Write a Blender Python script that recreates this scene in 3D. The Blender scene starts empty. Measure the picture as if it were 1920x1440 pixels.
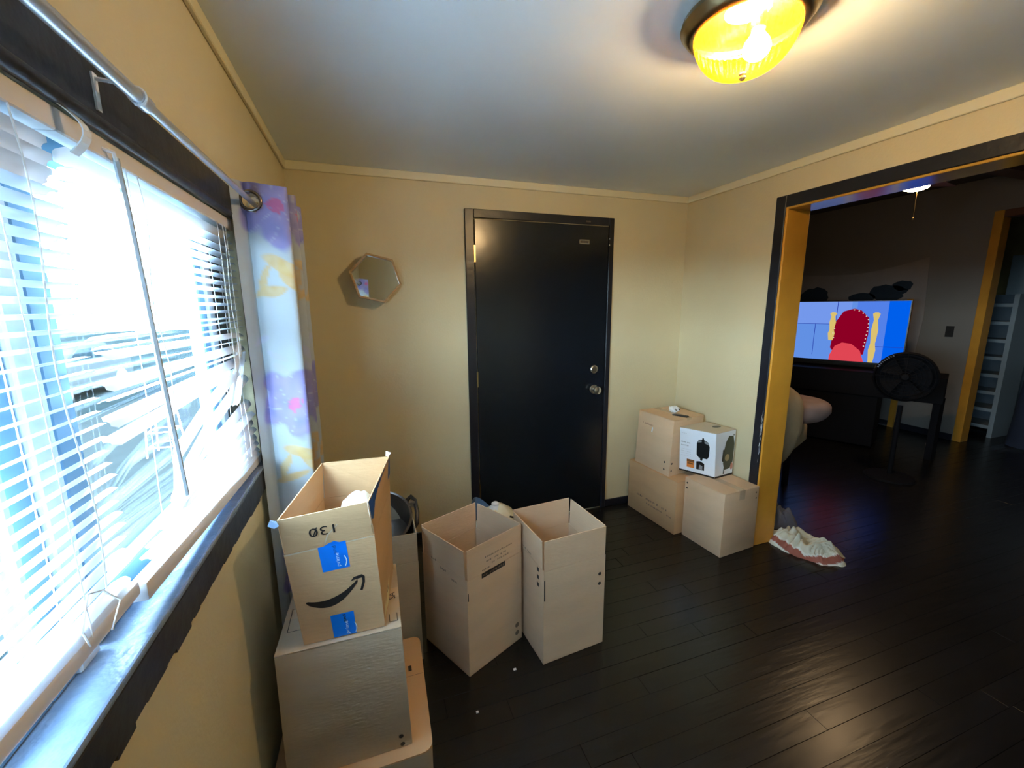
import bpy, bmesh, math, random
from mathutils import Vector, Matrix, noise
random.seed(7)
SC = bpy.context.scene
COL = SC.collection
PI = math.pi

# ------------------------------------------------------------------ camera, world, exposure
CAMZ = 1.5118
def cam_axes(pitch, yaw, roll):
    cy, sy, cp, sp = math.cos(yaw), math.sin(yaw), math.cos(pitch), math.sin(pitch)
    f = Vector((sy*cp, cy*cp, sp)); r = Vector((cy, -sy, 0)); u = r.cross(f)
    cr, sr = math.cos(roll), math.sin(roll)
    return cr*r + sr*u, -sr*r + cr*u, f
cr_, cu_, cf_ = cam_axes(-0.18303, 0.32857, -0.00800)
cam = bpy.data.cameras.new('camera'); co = bpy.data.objects.new('camera', cam); COL.objects.link(co)
m = Matrix((cr_, cu_, -cf_)).transposed().to_4x4(); m.translation = (0, 0, CAMZ); co.matrix_world = m
cam.sensor_fit = 'HORIZONTAL'; cam.sensor_width = 36; cam.lens = 36*786.06/1920
cam.clip_start = 0.02; cam.clip_end = 400
SC.camera = co
SC.view_settings.view_transform = 'Standard'
try: SC.view_settings.look = 'None'
except Exception: pass
SC.view_settings.gamma = 1; SC.view_settings.use_curve_mapping = False
SC.view_settings.exposure = 2.2

W = bpy.data.worlds.new('overcast_sky'); SC.world = W; W.use_nodes = True
nt = W.node_tree; bg = nt.nodes['Background']
tc = nt.nodes.new('ShaderNodeTexCoord'); sx = nt.nodes.new('ShaderNodeSeparateXYZ'); rp = nt.nodes.new('ShaderNodeValToRGB')
nt.links.new(tc.outputs['Generated'], sx.inputs[0]); nt.links.new(sx.outputs['Z'], rp.inputs[0]); nt.links.new(rp.outputs[0], bg.inputs['Color'])
rp.color_ramp.elements[0].color = (0.66, 0.86, 1.0, 1); rp.color_ramp.elements[1].color = (0.46, 0.72, 1.0, 1)
bg.inputs['Strength'].default_value = 15.0

LAMP_STRENGTH = 265.0      # ceiling bulb
FAR_LAMP = 34.0
TV_STRENGTH = 0.19

# portal at the window opening: only guides sky sampling, gives no light of its own
pl = bpy.data.lights.new('window_portal', 'AREA'); pl.shape = 'RECTANGLE'; pl.size = 2.3; pl.size_y = 0.76
po = bpy.data.objects.new('window_portal', pl); COL.objects.link(po)
po.location = (-0.50, 0.37, 1.395); po.rotation_euler = (0, -PI/2, PI/2*0)
try: pl.cycles.is_portal = True
except Exception: pass
po.rotation_euler = Vector((1, 0, 0)).to_track_quat('-Z', 'Y').to_euler()

# high sun standing over the house: falls on the yard only, none of it reaches the windows directly
sl = bpy.data.lights.new('sun', 'SUN'); sl.energy = 0.5; sl.angle = .01; sl.color = (.92, .97, 1.0)
so = bpy.data.objects.new('sun', sl); COL.objects.link(so); so.location = (6, 0, 12); so.rotation_euler = Vector((-.45, .15, -1)).to_track_quat('-Z', 'Y').to_euler()

# ------------------------------------------------------------------ materials
def mat(name, color, rough=0.6, metal=0.0, spec=0.5, var=0.0, vscale=8.0, bump=0.0, bscale=60.0, coat=0.0, trans=0.0, emis=None, estr=0.0, stretch=None):
    M = bpy.data.materials.new(name); M.use_nodes = True; N = M.node_tree; b = N.nodes['Principled BSDF']
    b.inputs['Base Color'].default_value = (*color, 1); b.inputs['Roughness'].default_value = rough
    b.inputs['Metallic'].default_value = metal; b.inputs['Specular IOR Level'].default_value = spec
    b.inputs['Coat Weight'].default_value = coat; b.inputs['Transmission Weight'].default_value = trans
    if emis: b.inputs['Emission Color'].default_value = (*emis, 1); b.inputs['Emission Strength'].default_value = estr
    if var > 0 or bump > 0:
        t = N.nodes.new('ShaderNodeTexCoord'); mp = N.nodes.new('ShaderNodeMapping'); N.links.new(t.outputs['Object'], mp.inputs[0])
        if stretch: mp.inputs['Scale'].default_value = stretch
    if var > 0:
        n = N.nodes.new('ShaderNodeTexNoise'); n.inputs['Scale'].default_value = vscale; n.inputs['Detail'].default_value = 5
        N.links.new(mp.outputs[0], n.inputs['Vector'])
        r = N.nodes.new('ShaderNodeValToRGB'); r.color_ramp.elements[0].position = .3; r.color_ramp.elements[1].position = .7
        r.color_ramp.elements[0].color = (*[c*(1-var) for c in color], 1); r.color_ramp.elements[1].color = (*[min(1, c*(1+var)) for c in color], 1)
        N.links.new(n.outputs['Fac'], r.inputs[0]); N.links.new(r.outputs[0], b.inputs['Base Color'])
    if bump > 0:
        n2 = N.nodes.new('ShaderNodeTexNoise'); n2.inputs['Scale'].default_value = bscale; n2.inputs['Detail'].default_value = 3
        N.links.new(mp.outputs[0], n2.inputs['Vector'])
        bp = N.nodes.new('ShaderNodeBump'); bp.inputs['Strength'].default_value = bump; bp.inputs['Distance'].default_value = 0.01
        N.links.new(n2.outputs['Fac'], bp.inputs['Height']); N.links.new(bp.outputs[0], b.inputs['Normal'])
    return M
def emit(name, color, strength):
    M = bpy.data.materials.new(name); M.use_nodes = True; N = M.node_tree; N.nodes.clear()
    o = N.nodes.new('ShaderNodeOutputMaterial'); e = N.nodes.new('ShaderNodeEmission')
    e.inputs[0].default_value = (*color, 1); e.inputs[1].default_value = strength; N.links.new(e.outputs[0], o.inputs[0]); return M

M_wall = mat('beige_wall_paint', (0.62, 0.53, 0.33), .62, var=.05, vscale=1.6, bump=.10, bscale=90)
M_ceil = mat('ceiling_paint', (0.78, 0.84, 0.87), .45, var=.04, vscale=1.2, bump=.05, bscale=50)
M_crown = mat('cream_trim_paint', (0.72, 0.65, 0.45), .5, bump=.08, bscale=30)
M_black = mat('black_trim_paint', (0.010, 0.011, 0.018), .33, bump=.18, bscale=25)
M_sill = mat('worn_sill_painted_sky_sheen', (0.17, 0.23, 0.33), .35, var=.2, vscale=20, bump=.4, bscale=40)  # pale blue is sky reflection on dark gloss paint, put into the base colour
M_door = mat('black_door_paint', (0.006, 0.009, 0.014), .22, bump=.06, bscale=14)
M_gold = mat('gold_brown_paint', (0.66, 0.30, 0.03), .42, var=.12, vscale=4, bump=.1, bscale=30)
M_goldgloss = mat('gold_gloss_paint', (0.52, 0.28, 0.045), .16, var=.1, vscale=4)
M_floor = mat('black_floor_paint', (0.0085, 0.0085, 0.0095), .27, var=.3, vscale=5, bump=.12, bscale=12, spec=.45, stretch=(.35, 2.0, 1))
M_chrome = mat('brushed_nickel', (0.62, 0.60, 0.55), .28, 1.0)
M_darkmetal = mat('dark_nickel', (0.22, 0.20, 0.19), .22, 1.0)
M_brass = mat('antique_brass', (0.42, 0.32, 0.16), .28, 1.0)
M_rod = mat('silver_rod', (0.62, 0.64, 0.68), .30, .7)
M_mirror = mat('mirror_glass', (0.86, 0.88, 0.84), .02, 1.0)
M_wood = mat('mirror_wood', (0.40, 0.25, 0.10), .45, var=.25, vscale=20, stretch=(1, 1, 6))
M_blind = bpy.data.materials.new('white_vinyl'); M_blind.use_nodes = True
def vinyl(M, col, tr):
    N = M.node_tree; b = N.nodes['Principled BSDF']; b.inputs['Base Color'].default_value = (*col, 1); b.inputs['Roughness'].default_value = .35
    o = N.nodes['Material Output']; t = N.nodes.new('ShaderNodeBsdfTranslucent'); t.inputs[0].default_value = (*col, 1)
    mx = N.nodes.new('ShaderNodeMixShader'); mx.inputs[0].default_value = tr
    N.links.new(b.outputs[0], mx.inputs[1]); N.links.new(t.outputs[0], mx.inputs[2]); N.links.new(mx.outputs[0], o.inputs[0])
vinyl(M_blind, (0.74, 0.77, 0.82), .10)
M_rail = mat('white_rail_vinyl', (0.74, 0.70, 0.68), .35)
M_cord = mat('white_cord', (0.75, 0.75, 0.75), .7)
M_wand = mat('grey_wand_plastic', (0.40, 0.45, 0.48), .25, spec=.6)
M_frame = mat('window_frame_aluminium', (0.10, 0.22, 0.34), .45, .2)
M_framel = mat('window_frame_pale', (0.45, 0.52, 0.58), .5)
M_clear = mat('clear_plastic', (0.80, 0.84, 0.86), .2)
M_paperw = mat('white_paper', (0.82, 0.84, 0.86), .6, bump=.2, bscale=40)
def glassm():
    M = bpy.data.materials.new('window_glass'); M.use_nodes = True; N = M.node_tree; N.nodes.clear()
    o = N.nodes.new('ShaderNodeOutputMaterial'); t = N.nodes.new('ShaderNodeBsdfTransparent'); t.inputs[0].default_value = (.93, .97, .98, 1)
    g = N.nodes.new('ShaderNodeBsdfGlossy'); g.inputs['Roughness'].default_value = .02
    mx = N.nodes.new('ShaderNodeMixShader'); mx.inputs[0].default_value = .05
    N.links.new(t.outputs[0], mx.inputs[1]); N.links.new(g.outputs[0], mx.inputs[2]); N.links.new(mx.outputs[0], o.inputs[0]); return M
M_glass = glassm()
CB = dict(bump=.12, bscale=35, stretch=(1, 1, 4))
M_card = mat('cardboard_pinkish', (0.68, 0.475, 0.30), .75, var=.06, vscale=3, **CB)
M_cardin = mat('cardboard_inner', (0.56, 0.37, 0.21), .75, var=.06, vscale=3, **CB)
M_cardo = mat('cardboard_orange', (0.58, 0.36, 0.185), .72, var=.07, vscale=3, **CB)
M_cardg = mat('cardboard_grey', (0.46, 0.36, 0.25), .62, var=.08, vscale=3, **CB)
M_edge = mat('cardboard_cut_edge', (0.58, 0.46, 0.32), .8)
M_ink = mat('black_ink', (0.015, 0.014, 0.014), .6)
M_inkf = mat('faded_ink', (0.20, 0.14, 0.095), .7)
M_blue = mat('blue_tape', (0.0, 0.20, 0.85), .35)
M_bluedk = mat('dark_blue_tape', (0.01, 0.08, 0.32), .4)
M_inkw = mat('white_ink', (0.75, 0.85, 0.95), .5)
M_tape = mat('clear_tape', (0.62, 0.46, 0.31), .14, coat=.5)
M_white = mat('white_print_card', (0.84, 0.89, 0.96), .35)
M_labely = mat('yellow_label_paper', (0.75, 0.62, 0.34), .6)

# ------------------------------------------------------------------ object helpers
ORG = {}
def link(o): COL.objects.link(o); return o
def empty(name, loc, label=None, cat=None, group=None, parent=None):
    o = link(bpy.data.objects.new(name, None)); o.empty_display_size = .05
    ORG[o] = Vector(loc)
    if parent: o.parent = parent; o.location = Vector(loc) - ORG[parent]
    else: o.location = loc
    tag(o, label, cat, group); return o
def tag(o, label=None, cat=None, group=None, kind=None):
    if label: o['label'] = label
    if cat: o['category'] = cat
    if group: o['group'] = group
    if kind: o['kind'] = kind
    return o
class MB:
    """collects shapes given in world coordinates"""
    def __init__(s): s.bm = bmesh.new()
    def poly(s, vs, fs):
        v = [s.bm.verts.new(Vector(p)) for p in vs]
        for f in fs:
            try: s.bm.faces.new([v[i] for i in f])
            except ValueError: pass
        return s
    def box(s, x0, x1, y0, y1, z0, z1, M=None):
        P = [Vector((x, y, z)) for z in (z0, z1) for x, y in ((x0, y0), (x1, y0), (x1, y1), (x0, y1))]
        if M: P = [M @ p for p in P]
        return s.poly(P, [(0, 3, 2, 1), (4, 5, 6, 7), (0, 1, 5, 4), (1, 2, 6, 5), (2, 3, 7, 6), (3, 0, 4, 7)])
    def hexa(s, b, t):
        return s.poly(list(b)+list(t), [(0, 3, 2, 1), (4, 5, 6, 7), (0, 1, 5, 4), (1, 2, 6, 5), (2, 3, 7, 6), (3, 0, 4, 7)])
    def slab(s, q, th):
        """quad q of 4 points thickened by th along its normal (inwards = -normal)"""
        q = [Vector(p) for p in q]; n = (q[1]-q[0]).cross(q[3]-q[0]).normalized()*th
        return s.hexa([p-n for p in q], q)
    def tube(s, pts, r, seg=8, caps=True):
        pts = [Vector(p) for p in pts]; R = r if isinstance(r, (list, tuple)) else [r]*len(pts)
        rings = []; up = None
        for i, p in enumerate(pts):
            d = (pts[min(i+1, len(pts)-1)]-pts[max(i-1, 0)]).normalized()
            if up is None: up = Vector((0, 0, 1)) if abs(d.z) < .9 else Vector((1, 0, 0))
            a = d.cross(up)
            if a.length < 1e-4: a = d.cross(Vector((1, 0, 0)))
            a.normalize(); b = a.cross(d).normalized(); up = b
            rings.append([s.bm.verts.new(p+a*R[i]*math.cos(2*PI*k/seg)+b*R[i]*math.sin(2*PI*k/seg)) for k in range(seg)])
        for A, B in zip(rings, rings[1:]):
            for k in range(seg): s.bm.faces.new((A[k], A[(k+1) % seg], B[(k+1) % seg], B[k]))
        if caps: s.bm.faces.new(rings[0][::-1]); s.bm.faces.new(rings[-1])
        return s
    def lathe(s, prof, c=(0, 0, 0), seg=32, axis='Z', M=None, close=False):
        rings = []
        for r, h in prof:
            ring = []
            for k in range(seg):
                a = 2*PI*k/seg; x, y = r*math.cos(a), r*math.sin(a)
                p = Vector((x, y, h)) if axis == 'Z' else (Vector((x, h, y)) if axis == 'Y' else Vector((h, x, y)))
                if M: p = M @ p
                ring.append(s.bm.verts.new(p+Vector(c)))
            rings.append(ring)
        for A, B in zip(rings, rings[1:]):
            for k in range(seg): s.bm.faces.new((A[k], A[(k+1) % seg], B[(k+1) % seg], B[k]))
        if close: s.bm.faces.new(rings[0][::-1]); s.bm.faces.new(rings[-1])
        return s
    def grid(s, f, nu, nv, wrap=False):
        V = [[s.bm.verts.new(Vector(f(i/nu, j/nv))) for j in range(nv+1)] for i in range(nu + (0 if wrap else 1))]
        n = len(V)
        for i in range(nu):
            for j in range(nv):
                s.bm.faces.new((V[i][j], V[(i+1) % n][j], V[(i+1) % n][j+1], V[i][j+1]))
        return s
    def bevel(s, w, seg=2):
        bmesh.ops.bevel(s.bm, geom=list(s.bm.edges), offset=w, segments=seg, profile=.5, affect='EDGES', clamp_overlap=True); return s
    def obj(s, name, M, parent=None, loc=None, smooth=False, solid=0, recalc=True):
        if recalc: bmesh.ops.recalc_face_normals(s.bm, faces=s.bm.faces)
        me = bpy.data.meshes.new(name); s.bm.to_mesh(me); s.bm.free()
        o = bpy.data.objects.new(name, me); link(o)
        if parent is not None: o.parent = parent; ORG[o] = ORG[parent]
        else:
            if loc is None:
                xs = [v.co for v in me.vertices]
                loc = Vector((sum(v.x for v in xs)/len(xs), sum(v.y for v in xs)/len(xs), min(v.z for v in xs)))
            ORG[o] = Vector(loc); o.location = loc
        me.transform(Matrix.Translation(-ORG[o]))
        me.materials.append(M)
        if smooth:
            for p in me.polygons: p.use_smooth = True
            try: me.set_sharp_from_angle(angle=math.radians(40))
            except Exception: pass
        if solid:
            md = o.modifiers.new('solid', 'SOLIDIFY'); md.thickness = solid; md.offset = 0
        return o
def struct(o): o['kind'] = 'structure'; return o

class Face:
    """a flat face with 2D coordinates in metres: o + r*x + u*y"""
    def __init__(s, o, r, u): s.o = Vector(o); s.r = Vector(r).normalized(); s.u = Vector(u).normalized(); s.n = s.r.cross(s.u).normalized()
    def p(s, x, y, d=.0008): return s.o + s.r*x + s.u*y + s.n*d
    def decal(s, name, polys, M, parent, d=.0008):
        mb = MB()
        for pl in polys: mb.poly([s.p(x, y, d) for x, y in pl], [tuple(range(len(pl)))])
        return mb.obj(name, M, parent, recalc=False)
    def text(s, name, body, size, x, y, M, parent, rot=0.0, d=.0011, sx=1.0):
        cu = bpy.data.curves.new(name, 'FONT'); cu.body = body; cu.size = size; cu.align_x = 'CENTER'; cu.align_y = 'CENTER'; cu.resolution_u = 3
        t = bpy.data.objects.new(name, cu); link(t); bpy.context.view_layer.update()
        me = bpy.data.meshes.new_from_object(t.evaluated_get(bpy.context.evaluated_depsgraph_get()))
        bpy.data.objects.remove(t); bpy.data.curves.remove(cu)
        c, sn = math.cos(rot), math.sin(rot)
        for v in me.vertices:
            a, b = v.co.x*sx, v.co.y
            v.co = s.p(x+a*c-b*sn, y+a*sn+b*c, d) - ORG[parent]
        o = bpy.data.objects.new(name, me); link(o); o.parent = parent; ORG[o] = ORG[parent]; me.materials.clear(); me.materials.append(M); return o
def rect(x0, y0, x1, y1): return [(x0, y0), (x1, y0), (x1, y1), (x0, y1)]
def disc2(cx, cy, rx, ry=None, n=16): ry = ry or rx; return [(cx+rx*math.cos(2*PI*k/n), cy+ry*math.sin(2*PI*k/n)) for k in range(n)]
def scrawl(x0, y, w, h, seed, fill=.75):
    """illegible tiny print: a row of short strokes"""
    R = random.Random(seed); out = []; x = x0
    while x < x0+w:
        a = h*R.uniform(.3, .9)
        if R.random() < fill: out.append(rect(x, y+h*R.uniform(0, .25), x+a*.55, y+h*R.uniform(.7, 1)))
        x += a
    return out

# ------------------------------------------------------------------ the room
XL, XR, XJ, YB, ZC, YR = -0.3606, 2.2336, 2.3936, 2.6073, 2.2671, -1.6
XF, ZF, YF0, YF1 = 6.10, 2.76, -1.4, 5.2
WY0, WY1, WZ0, WZ1 = -0.80, 1.52, 1.005, 1.775          # window opening
OY0, OY1, OZ = -0.60, 1.818, 2.033                       # wide opening to the far room

fl = struct(MB().box(XL-.3, 8.3, -2.0, 5.5, -.10, -.014).obj('floor', M_floor, loc=(0, 0, -.1)))
struct(MB().box(XL, 8.0, -1.6, 0.16, -.0141, -.0005).obj('floor_board', M_floor, fl))
# painted floor boards, seams running across the room
BW = 0.083
def board_mesh(L):
    mb = MB().box(0, L, 0, BW-.0007, -.013, 0).bevel(.0006, 1)
    bmesh.ops.recalc_face_normals(mb.bm, faces=mb.bm.faces); me = bpy.data.meshes.new('board'); mb.bm.to_mesh(me); mb.bm.free(); me.materials.append(M_floor); return me
BM = {L: board_mesh(L-.0015) for L in (1.2, 1.5, 1.8)}
y = 0.163; n = 0
while y < 4.0:
    x = XL + .01 - random.choice((0, .35, .7, .9)) * 0
    first = True
    xe = 7.4 if 2.3 < y < 3.1 else 6.08
    while x < xe - .2:
        L = random.choice((1.2, 1.5, 1.8)); 
        if y > YB and x < XR: x = 2.30
        o = link(bpy.data.objects.new('floor_board', BM[L])); o.parent = fl
        s = 1.0
        if first: s = random.uniform(.35, 1.0); first = False
        if x + L*s > xe: s = (xe-x)/L
        o.location = Vector((x, y, random.uniform(-.0004, 0))) - Vector((0, 0, -.1)); o.scale = (s, 1, 1)
        o.rotation_euler = (random.uniform(-.010, .010), 0, 0)
        x += L*s; n += 1
    y += BW

def wall_x(name, x0, x1, y0, y1, z1, hole, M):
    """wall slab across x0..x1 with one rectangular hole (y0,y1,z0,z1)"""
    mb = MB(); a, b, c, d = hole
    mb.box(x0, x1, y0, a, 0, z1); mb.box(x0, x1, b, y1, 0, z1); mb.box(x0, x1, a, b, d, z1)
    if c > 0: mb.box(x0, x1, a, b, 0, c)
    return struct(mb.obj(name, M))
wl = wall_x('wall_left', XL-.12, XL, YR, YB, ZC, (WY0, WY1, WZ0, WZ1), M_wall)
struct(MB().box(XL-.12, XJ, YB, YB+.12, 0, 2.8).obj('wall_back', M_wall))
struct(MB().box(XL-.12, XJ, YR-.12, YR, 0, 2.8).obj('wall_rear', M_wall))
mb = MB(); mb.box(XR, XJ, YR, OY0, 0, ZC); mb.box(XR, XJ, OY1, YB, 0, ZC); mb.box(XR, XJ, OY0, OY1, OZ, ZC)
struct(mb.obj('wall_right', M_wall))
struct(MB().box(XL-.12, XJ, YR-.12, YB+.12, ZC, ZC+.1).obj('ceiling', M_ceil))

# crown strips
def strip(name, x0, x1, y0, y1, z0, z1, M): return struct(MB().box(x0, x1, y0, y1, z0, z1).bevel(.003, 1).obj(name, M))
strip('trim_1', XL, XR, YB-.014, YB, ZC-.043, ZC, M_crown)
strip('trim_2', XL, XL+.014, YR, YB-.014, ZC-.043, ZC, M_crown)
strip('trim_3', XR-.014, XR, YR, YB-.014, ZC-.043, ZC, M_crown)
# baseboards
strip('baseboard_back', 1.625, XR-.011, YB-.011, YB, 0, .055, M_black)
strip('baseboard_back_left', XL+.011, .59, YB-.011, YB, 0, .055, M_black)
strip('baseboard_left', XL, XL+.011, YR, YB, 0, .055, M_black)
strip('baseboard_right', XR-.008, XR, 1.89, YB-.012, 0, .055, M_black)

# entrance door: frame, slab, hardware
DL, DR, DT = .5924, 1.6232, 2.090
dr = empty('door_1', (1.1, YB, 0)); dr['kind'] = 'structure'
for nm, b in (('door_jamb', (DL, DL+.055, 0, DT)), ('door_jamb', (DR-.036, DR, 0, DT)), ('door_head', (DL+.055, DR-.036, DT-.05, DT))):
    MB().box(b[0], b[1], YB-.018, YB-.0005, b[2], b[3]).bevel(.003, 1).obj(nm, M_black, dr)
slab = MB().box(DL+.061, DR-.040, YB-.012, YB-.0006, .012, DT-.055).bevel(.002, 1).obj('door_slab', M_door, dr)
kn = MB().lathe([(0, 0), (.030, 0), (.032, -.006), (.014, -.010), (.012, -.030), (.022, -.036), (.029, -.048), (.027, -.062), (.012, -.068), (0, -.068)], (1.500, YB-.012, .926), 24, 'Y').obj('door_knob', M_chrome, dr, smooth=True)
MB().lathe([(0, 0), (.027, 0), (.029, -.006), (.024, -.012), (.020, -.013), (0, -.011)], (1.498, YB-.012, 1.070), 24, 'Y').obj('deadbolt', M_chrome, dr, smooth=True)
mbp = MB().box(1.363, 1.437, YB-.016, YB-.012, 1.915, 1.921).box(1.363, 1.437, YB-.016, YB-.012, 1.937, 1.943).box(1.363, 1.369, YB-.016, YB-.012, 1.915, 1.943).box(1.431, 1.437, YB-.016, YB-.012, 1.915, 1.943)
mbp.obj('latch_plate', M_chrome, dr)
MB().box(1.372, 1.428, YB-.015, YB-.0125, 1.923, 1.935).obj('latch_recess', M_darkmetal, dr)
MB().box(1.405, 1.442, YB-.023, YB-.018, 2.052, 2.064).bevel(.002, 1).obj('strike_plate', M_darkmetal, dr)
for z in (1.955, 1.915): MB().lathe([(0, 0), (.004, 0), (.003, -.002), (0, -.002)], (1.588, YB-.0185, z), 8, 'Y').obj('screw', M_paperw, dr)
for z in (1.83, 1.05, .28):
    MB().box(DL+.052, DL+.062, YB-.021, YB-.012, z-.05, z+.05).obj('hinge', M_brass, dr)

# opening to the far room: black casing, gold lining
op = empty('trim_4', (XR, OY1, 0)); op['kind'] = 'structure'
MB().box(XR-.012, XR-.0003, OY1+.008, 1.887, 0, 2.100).bevel(.003, 1).obj('casing_side', M_black, op)
MB().box(XR-.012, XR-.0003, OY0-.07, OY0, 0, 2.100).obj('casing_side', M_black, op)
MB().box(XR-.012, XR-.0003, OY0, OY1+.008, OZ+.004, 2.100).bevel(.003, 1).obj('casing_head', M_black, op)
MB().box(XR-.008, XJ+.004, OY1-.006, OY1+.008, 0, OZ+.004).bevel(.0035, 2).obj('jamb_lining', M_gold, op)
MB().box(XR-.008, XJ+.004, OY0-.004, OY0+.008, 0, OZ+.004).obj('jamb_lining', M_gold, op)
MB().box(XR-.008, XJ+.004, OY0+.008, OY1-.006, OZ-.008, OZ+.004).bevel(.0035, 2).obj('head_lining', M_goldgloss, op)
# chipped paint on the side casing, bare white wood
fc = Face((XR-.0122, 0, 0), (0, -1, 0), (0, 0, 1))
chips = []
R = random.Random(3)
for k in range(22):
    z = R.uniform(.52, .86); yy = -(OY1+.008+R.uniform(.001, .010)); h = R.uniform(.015, .05); w = R.uniform(.0008, .0035)
    chips.append([(yy-w, z), (yy+w*.3, z+.3*h), (yy+w*.2, z+h), (yy-w*.6, z+.7*h)])
fc.decal('paint_chips', chips, M_paperw, op)

# ------------------------------------------------------------------ window, casing and sill
wc = empty('trim_5', (XL, WY1, WZ0)); wc['kind'] = 'structure'
MB().box(XL, XL+.012, -.86, WY1+.06, WZ1, WZ1+.085).bevel(.004, 2).obj('casing_head', M_black, wc)
MB().tube([(XL+.008, -.86, WZ1+.004), (XL+.008, WY1+.06, WZ1+.004)], .011, 10).obj('casing_bead', M_black, wc, smooth=True)
MB().box(XL, XL+.012, WY1, WY1+.06, WZ0-.07, WZ1).bevel(.003, 1).obj('casing_side', M_black, wc)
MB().box(XL, XL+.012, -.86, WY0, WZ0-.07, WZ1).bevel(.003, 1).obj('casing_side', M_black, wc)
MB().box(XL, XL+.014, -.86, WY1+.06, .935, WZ0-.001).bevel(.003, 1).obj('apron', M_black, wc)
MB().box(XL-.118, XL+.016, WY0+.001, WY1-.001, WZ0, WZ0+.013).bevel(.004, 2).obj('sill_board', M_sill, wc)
# paint-chip roughness along the lower edge of the apron
e = MB(); R = random.Random(5); yy = -.2
while yy < 1.45:
    h = R.uniform(.002, .009); w = R.uniform(.02, .07); e.box(XL+.0005, XL+.012, yy, yy+w, .9353-h, .9358); yy += w+R.uniform(.005, .05)
e.obj('paint_ridge', M_black, wc)

def window_unit(name, y0, y1):
    w = empty(name, (-.425, (y0+y1)/2, WZ0+.013)); w['kind'] = 'structure'
    z0, z1 = WZ0+.014, WZ1-.002; xa, xb = -.440, -.408
    MB().box(xa, xb, y0, y0+.05, z0, z1).bevel(.003, 1).obj('frame_stile', M_frame, w)
    MB().box(xa, xb, y1-.09, y1-.045, z0+.0, z1).bevel(.003, 1).obj('frame_stile', M_frame, w)
    MB().box(xa-.01, xb+.006, y1-.044, y1, z0, z1).bevel(.003, 1).obj('outer_stile', M_framel, w)
    MB().box(xa, xb, y0+.05, y1-.09, z1-.05, z1).bevel(.003, 1).obj('frame_rail', M_frame, w)
    MB().box(xa, xb, y0+.05, y1-.09, z0, z0+.07).bevel(.003, 1).obj('frame_rail', M_frame, w)
    MB().box(-.427, -.423, y0+.05, y1-.09, z0+.07, z1-.05).obj('pane', M_glass, w)
window_unit('window_1', -.70, .705)
window_unit('window_2', .715, 1.40)
st = struct(MB().box(-.445, -.405, 1.402, 1.519, WZ0+.014, WZ1-.001).obj('window_3', M_black))
struct(MB().box(-.445, -.405, -.799, -.701, WZ0+.014, WZ1-.001).obj('window_4', M_black))

# ------------------------------------------------------------------ blinds
BX = -.372; SD = .0125; PITCH = .0193
def slat(path, tilt, parent, width=SD, crown=.003, roundend=True):
    """path: list of (y,z[,xoff[,tilt]]) along the slat; a thin crowned strip with rounded ends"""
    pts = []
    # resample
    P = [(p[0], p[1], (p[2] if len(p) > 2 else 0), (p[3] if len(p) > 3 else tilt)) for p in path]
    segs = []
    for a, b in zip(P, P[1:]):
        n = max(1, int(abs(b[0]-a[0])/.25)) if len(P) == 2 else 5
        for k in range(n): t = k/n; segs.append([a[i]+(b[i]-a[i])*t for i in range(4)])
    segs.append(list(P[-1]))
    # end rounding stations
    d0 = .008 if roundend else 0
    st = [(segs[0], .45)]
    s1 = [segs[0][i]+(segs[1][i]-segs[0][i])*min(.5, d0/max(1e-3, abs(segs[1][0]-segs[0][0]))) for i in range(4)]
    st.append((s1, 1)); st += [(s, 1) for s in segs[1:-1]]
    s2 = [segs[-1][i]+(segs[-2][i]-segs[-1][i])*min(.5, d0/max(1e-3, abs(segs[-2][0]-segs[-1][0]))) for i in range(4)]
    st += [(s2, 1), (segs[-1], .45)]
    rows = []
    for (yy, zz, xo, tl), w in st:
        row = []
        for q in (-1, -.4, .4, 1):
            a = q*width*w; h = crown*(1-q*q)
            row.append(Vector((BX+xo + a*math.cos(tl)-h*math.sin(tl), yy, zz + a*math.sin(tl)+h*math.cos(tl))))
        rows.append(row)
    mb = MB(); V = [[mb.bm.verts.new(p) for p in r] for r in rows]
    for A, B in zip(V, V[1:]):
        for k in range(3): mb.bm.faces.new((A[k], A[k+1], B[k+1], B[k]))
    return mb.obj('slat', M_blind, parent, smooth=True, recalc=False)

bl = empty('venetian_blind', (BX, .735, 1.03), 'left-hand white venetian blind with straight slats hanging beside the tangled one', 'blind')
LY0, LY1 = -.62, .738
def headrail(parent, y0, y1):
    MB().box(BX-.014, BX+.013, y0, y1, 1.737, 1.768).bevel(.002, 1).obj('headrail', M_rail, parent)
headrail(bl, LY0, .7425)
zs = []; z = 1.716
while z > 1.125: zs.append(z); z -= PITCH
for i, z in enumerate(zs):
    tl = .95 if i < 3 else .28+.04*math.sin(i*2.1)
    slat([(LY0, z), (LY1 + .004*math.sin(i*1.7), z)], tl, bl)
for i, z in enumerate((1.118, 1.112, 1.106)): slat([(LY0, z+.012), (LY1-.01, z-.004)], .05, bl)
MB().hexa([(BX-.013, LY0, 1.100), (BX+.013, LY0, 1.100), (BX+.013, LY1, 1.078), (BX-.013, LY1, 1.078)], [(BX-.013, LY0, 1.124), (BX+.013, LY0, 1.124), (BX+.013, LY1, 1.101), (BX-.013, LY1, 1.101)]).bevel(.004, 2).obj('bottom_rail', M_rail, bl, smooth=True)
def ladder(y, z0, z1, parent, sway=0):
    for xo in (-.0135, .0135):
        MB().tube([(BX+xo, y+sway*math.sin((z1-z)*6), z) for z in [z1-(z1-z0)*k/12 for k in range(13)]], .0008, 5).obj('ladder_cord', M_cord, parent)
ladder(.618, 1.10, 1.74, bl); ladder(-.3, 1.10, 1.74, bl)
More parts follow.
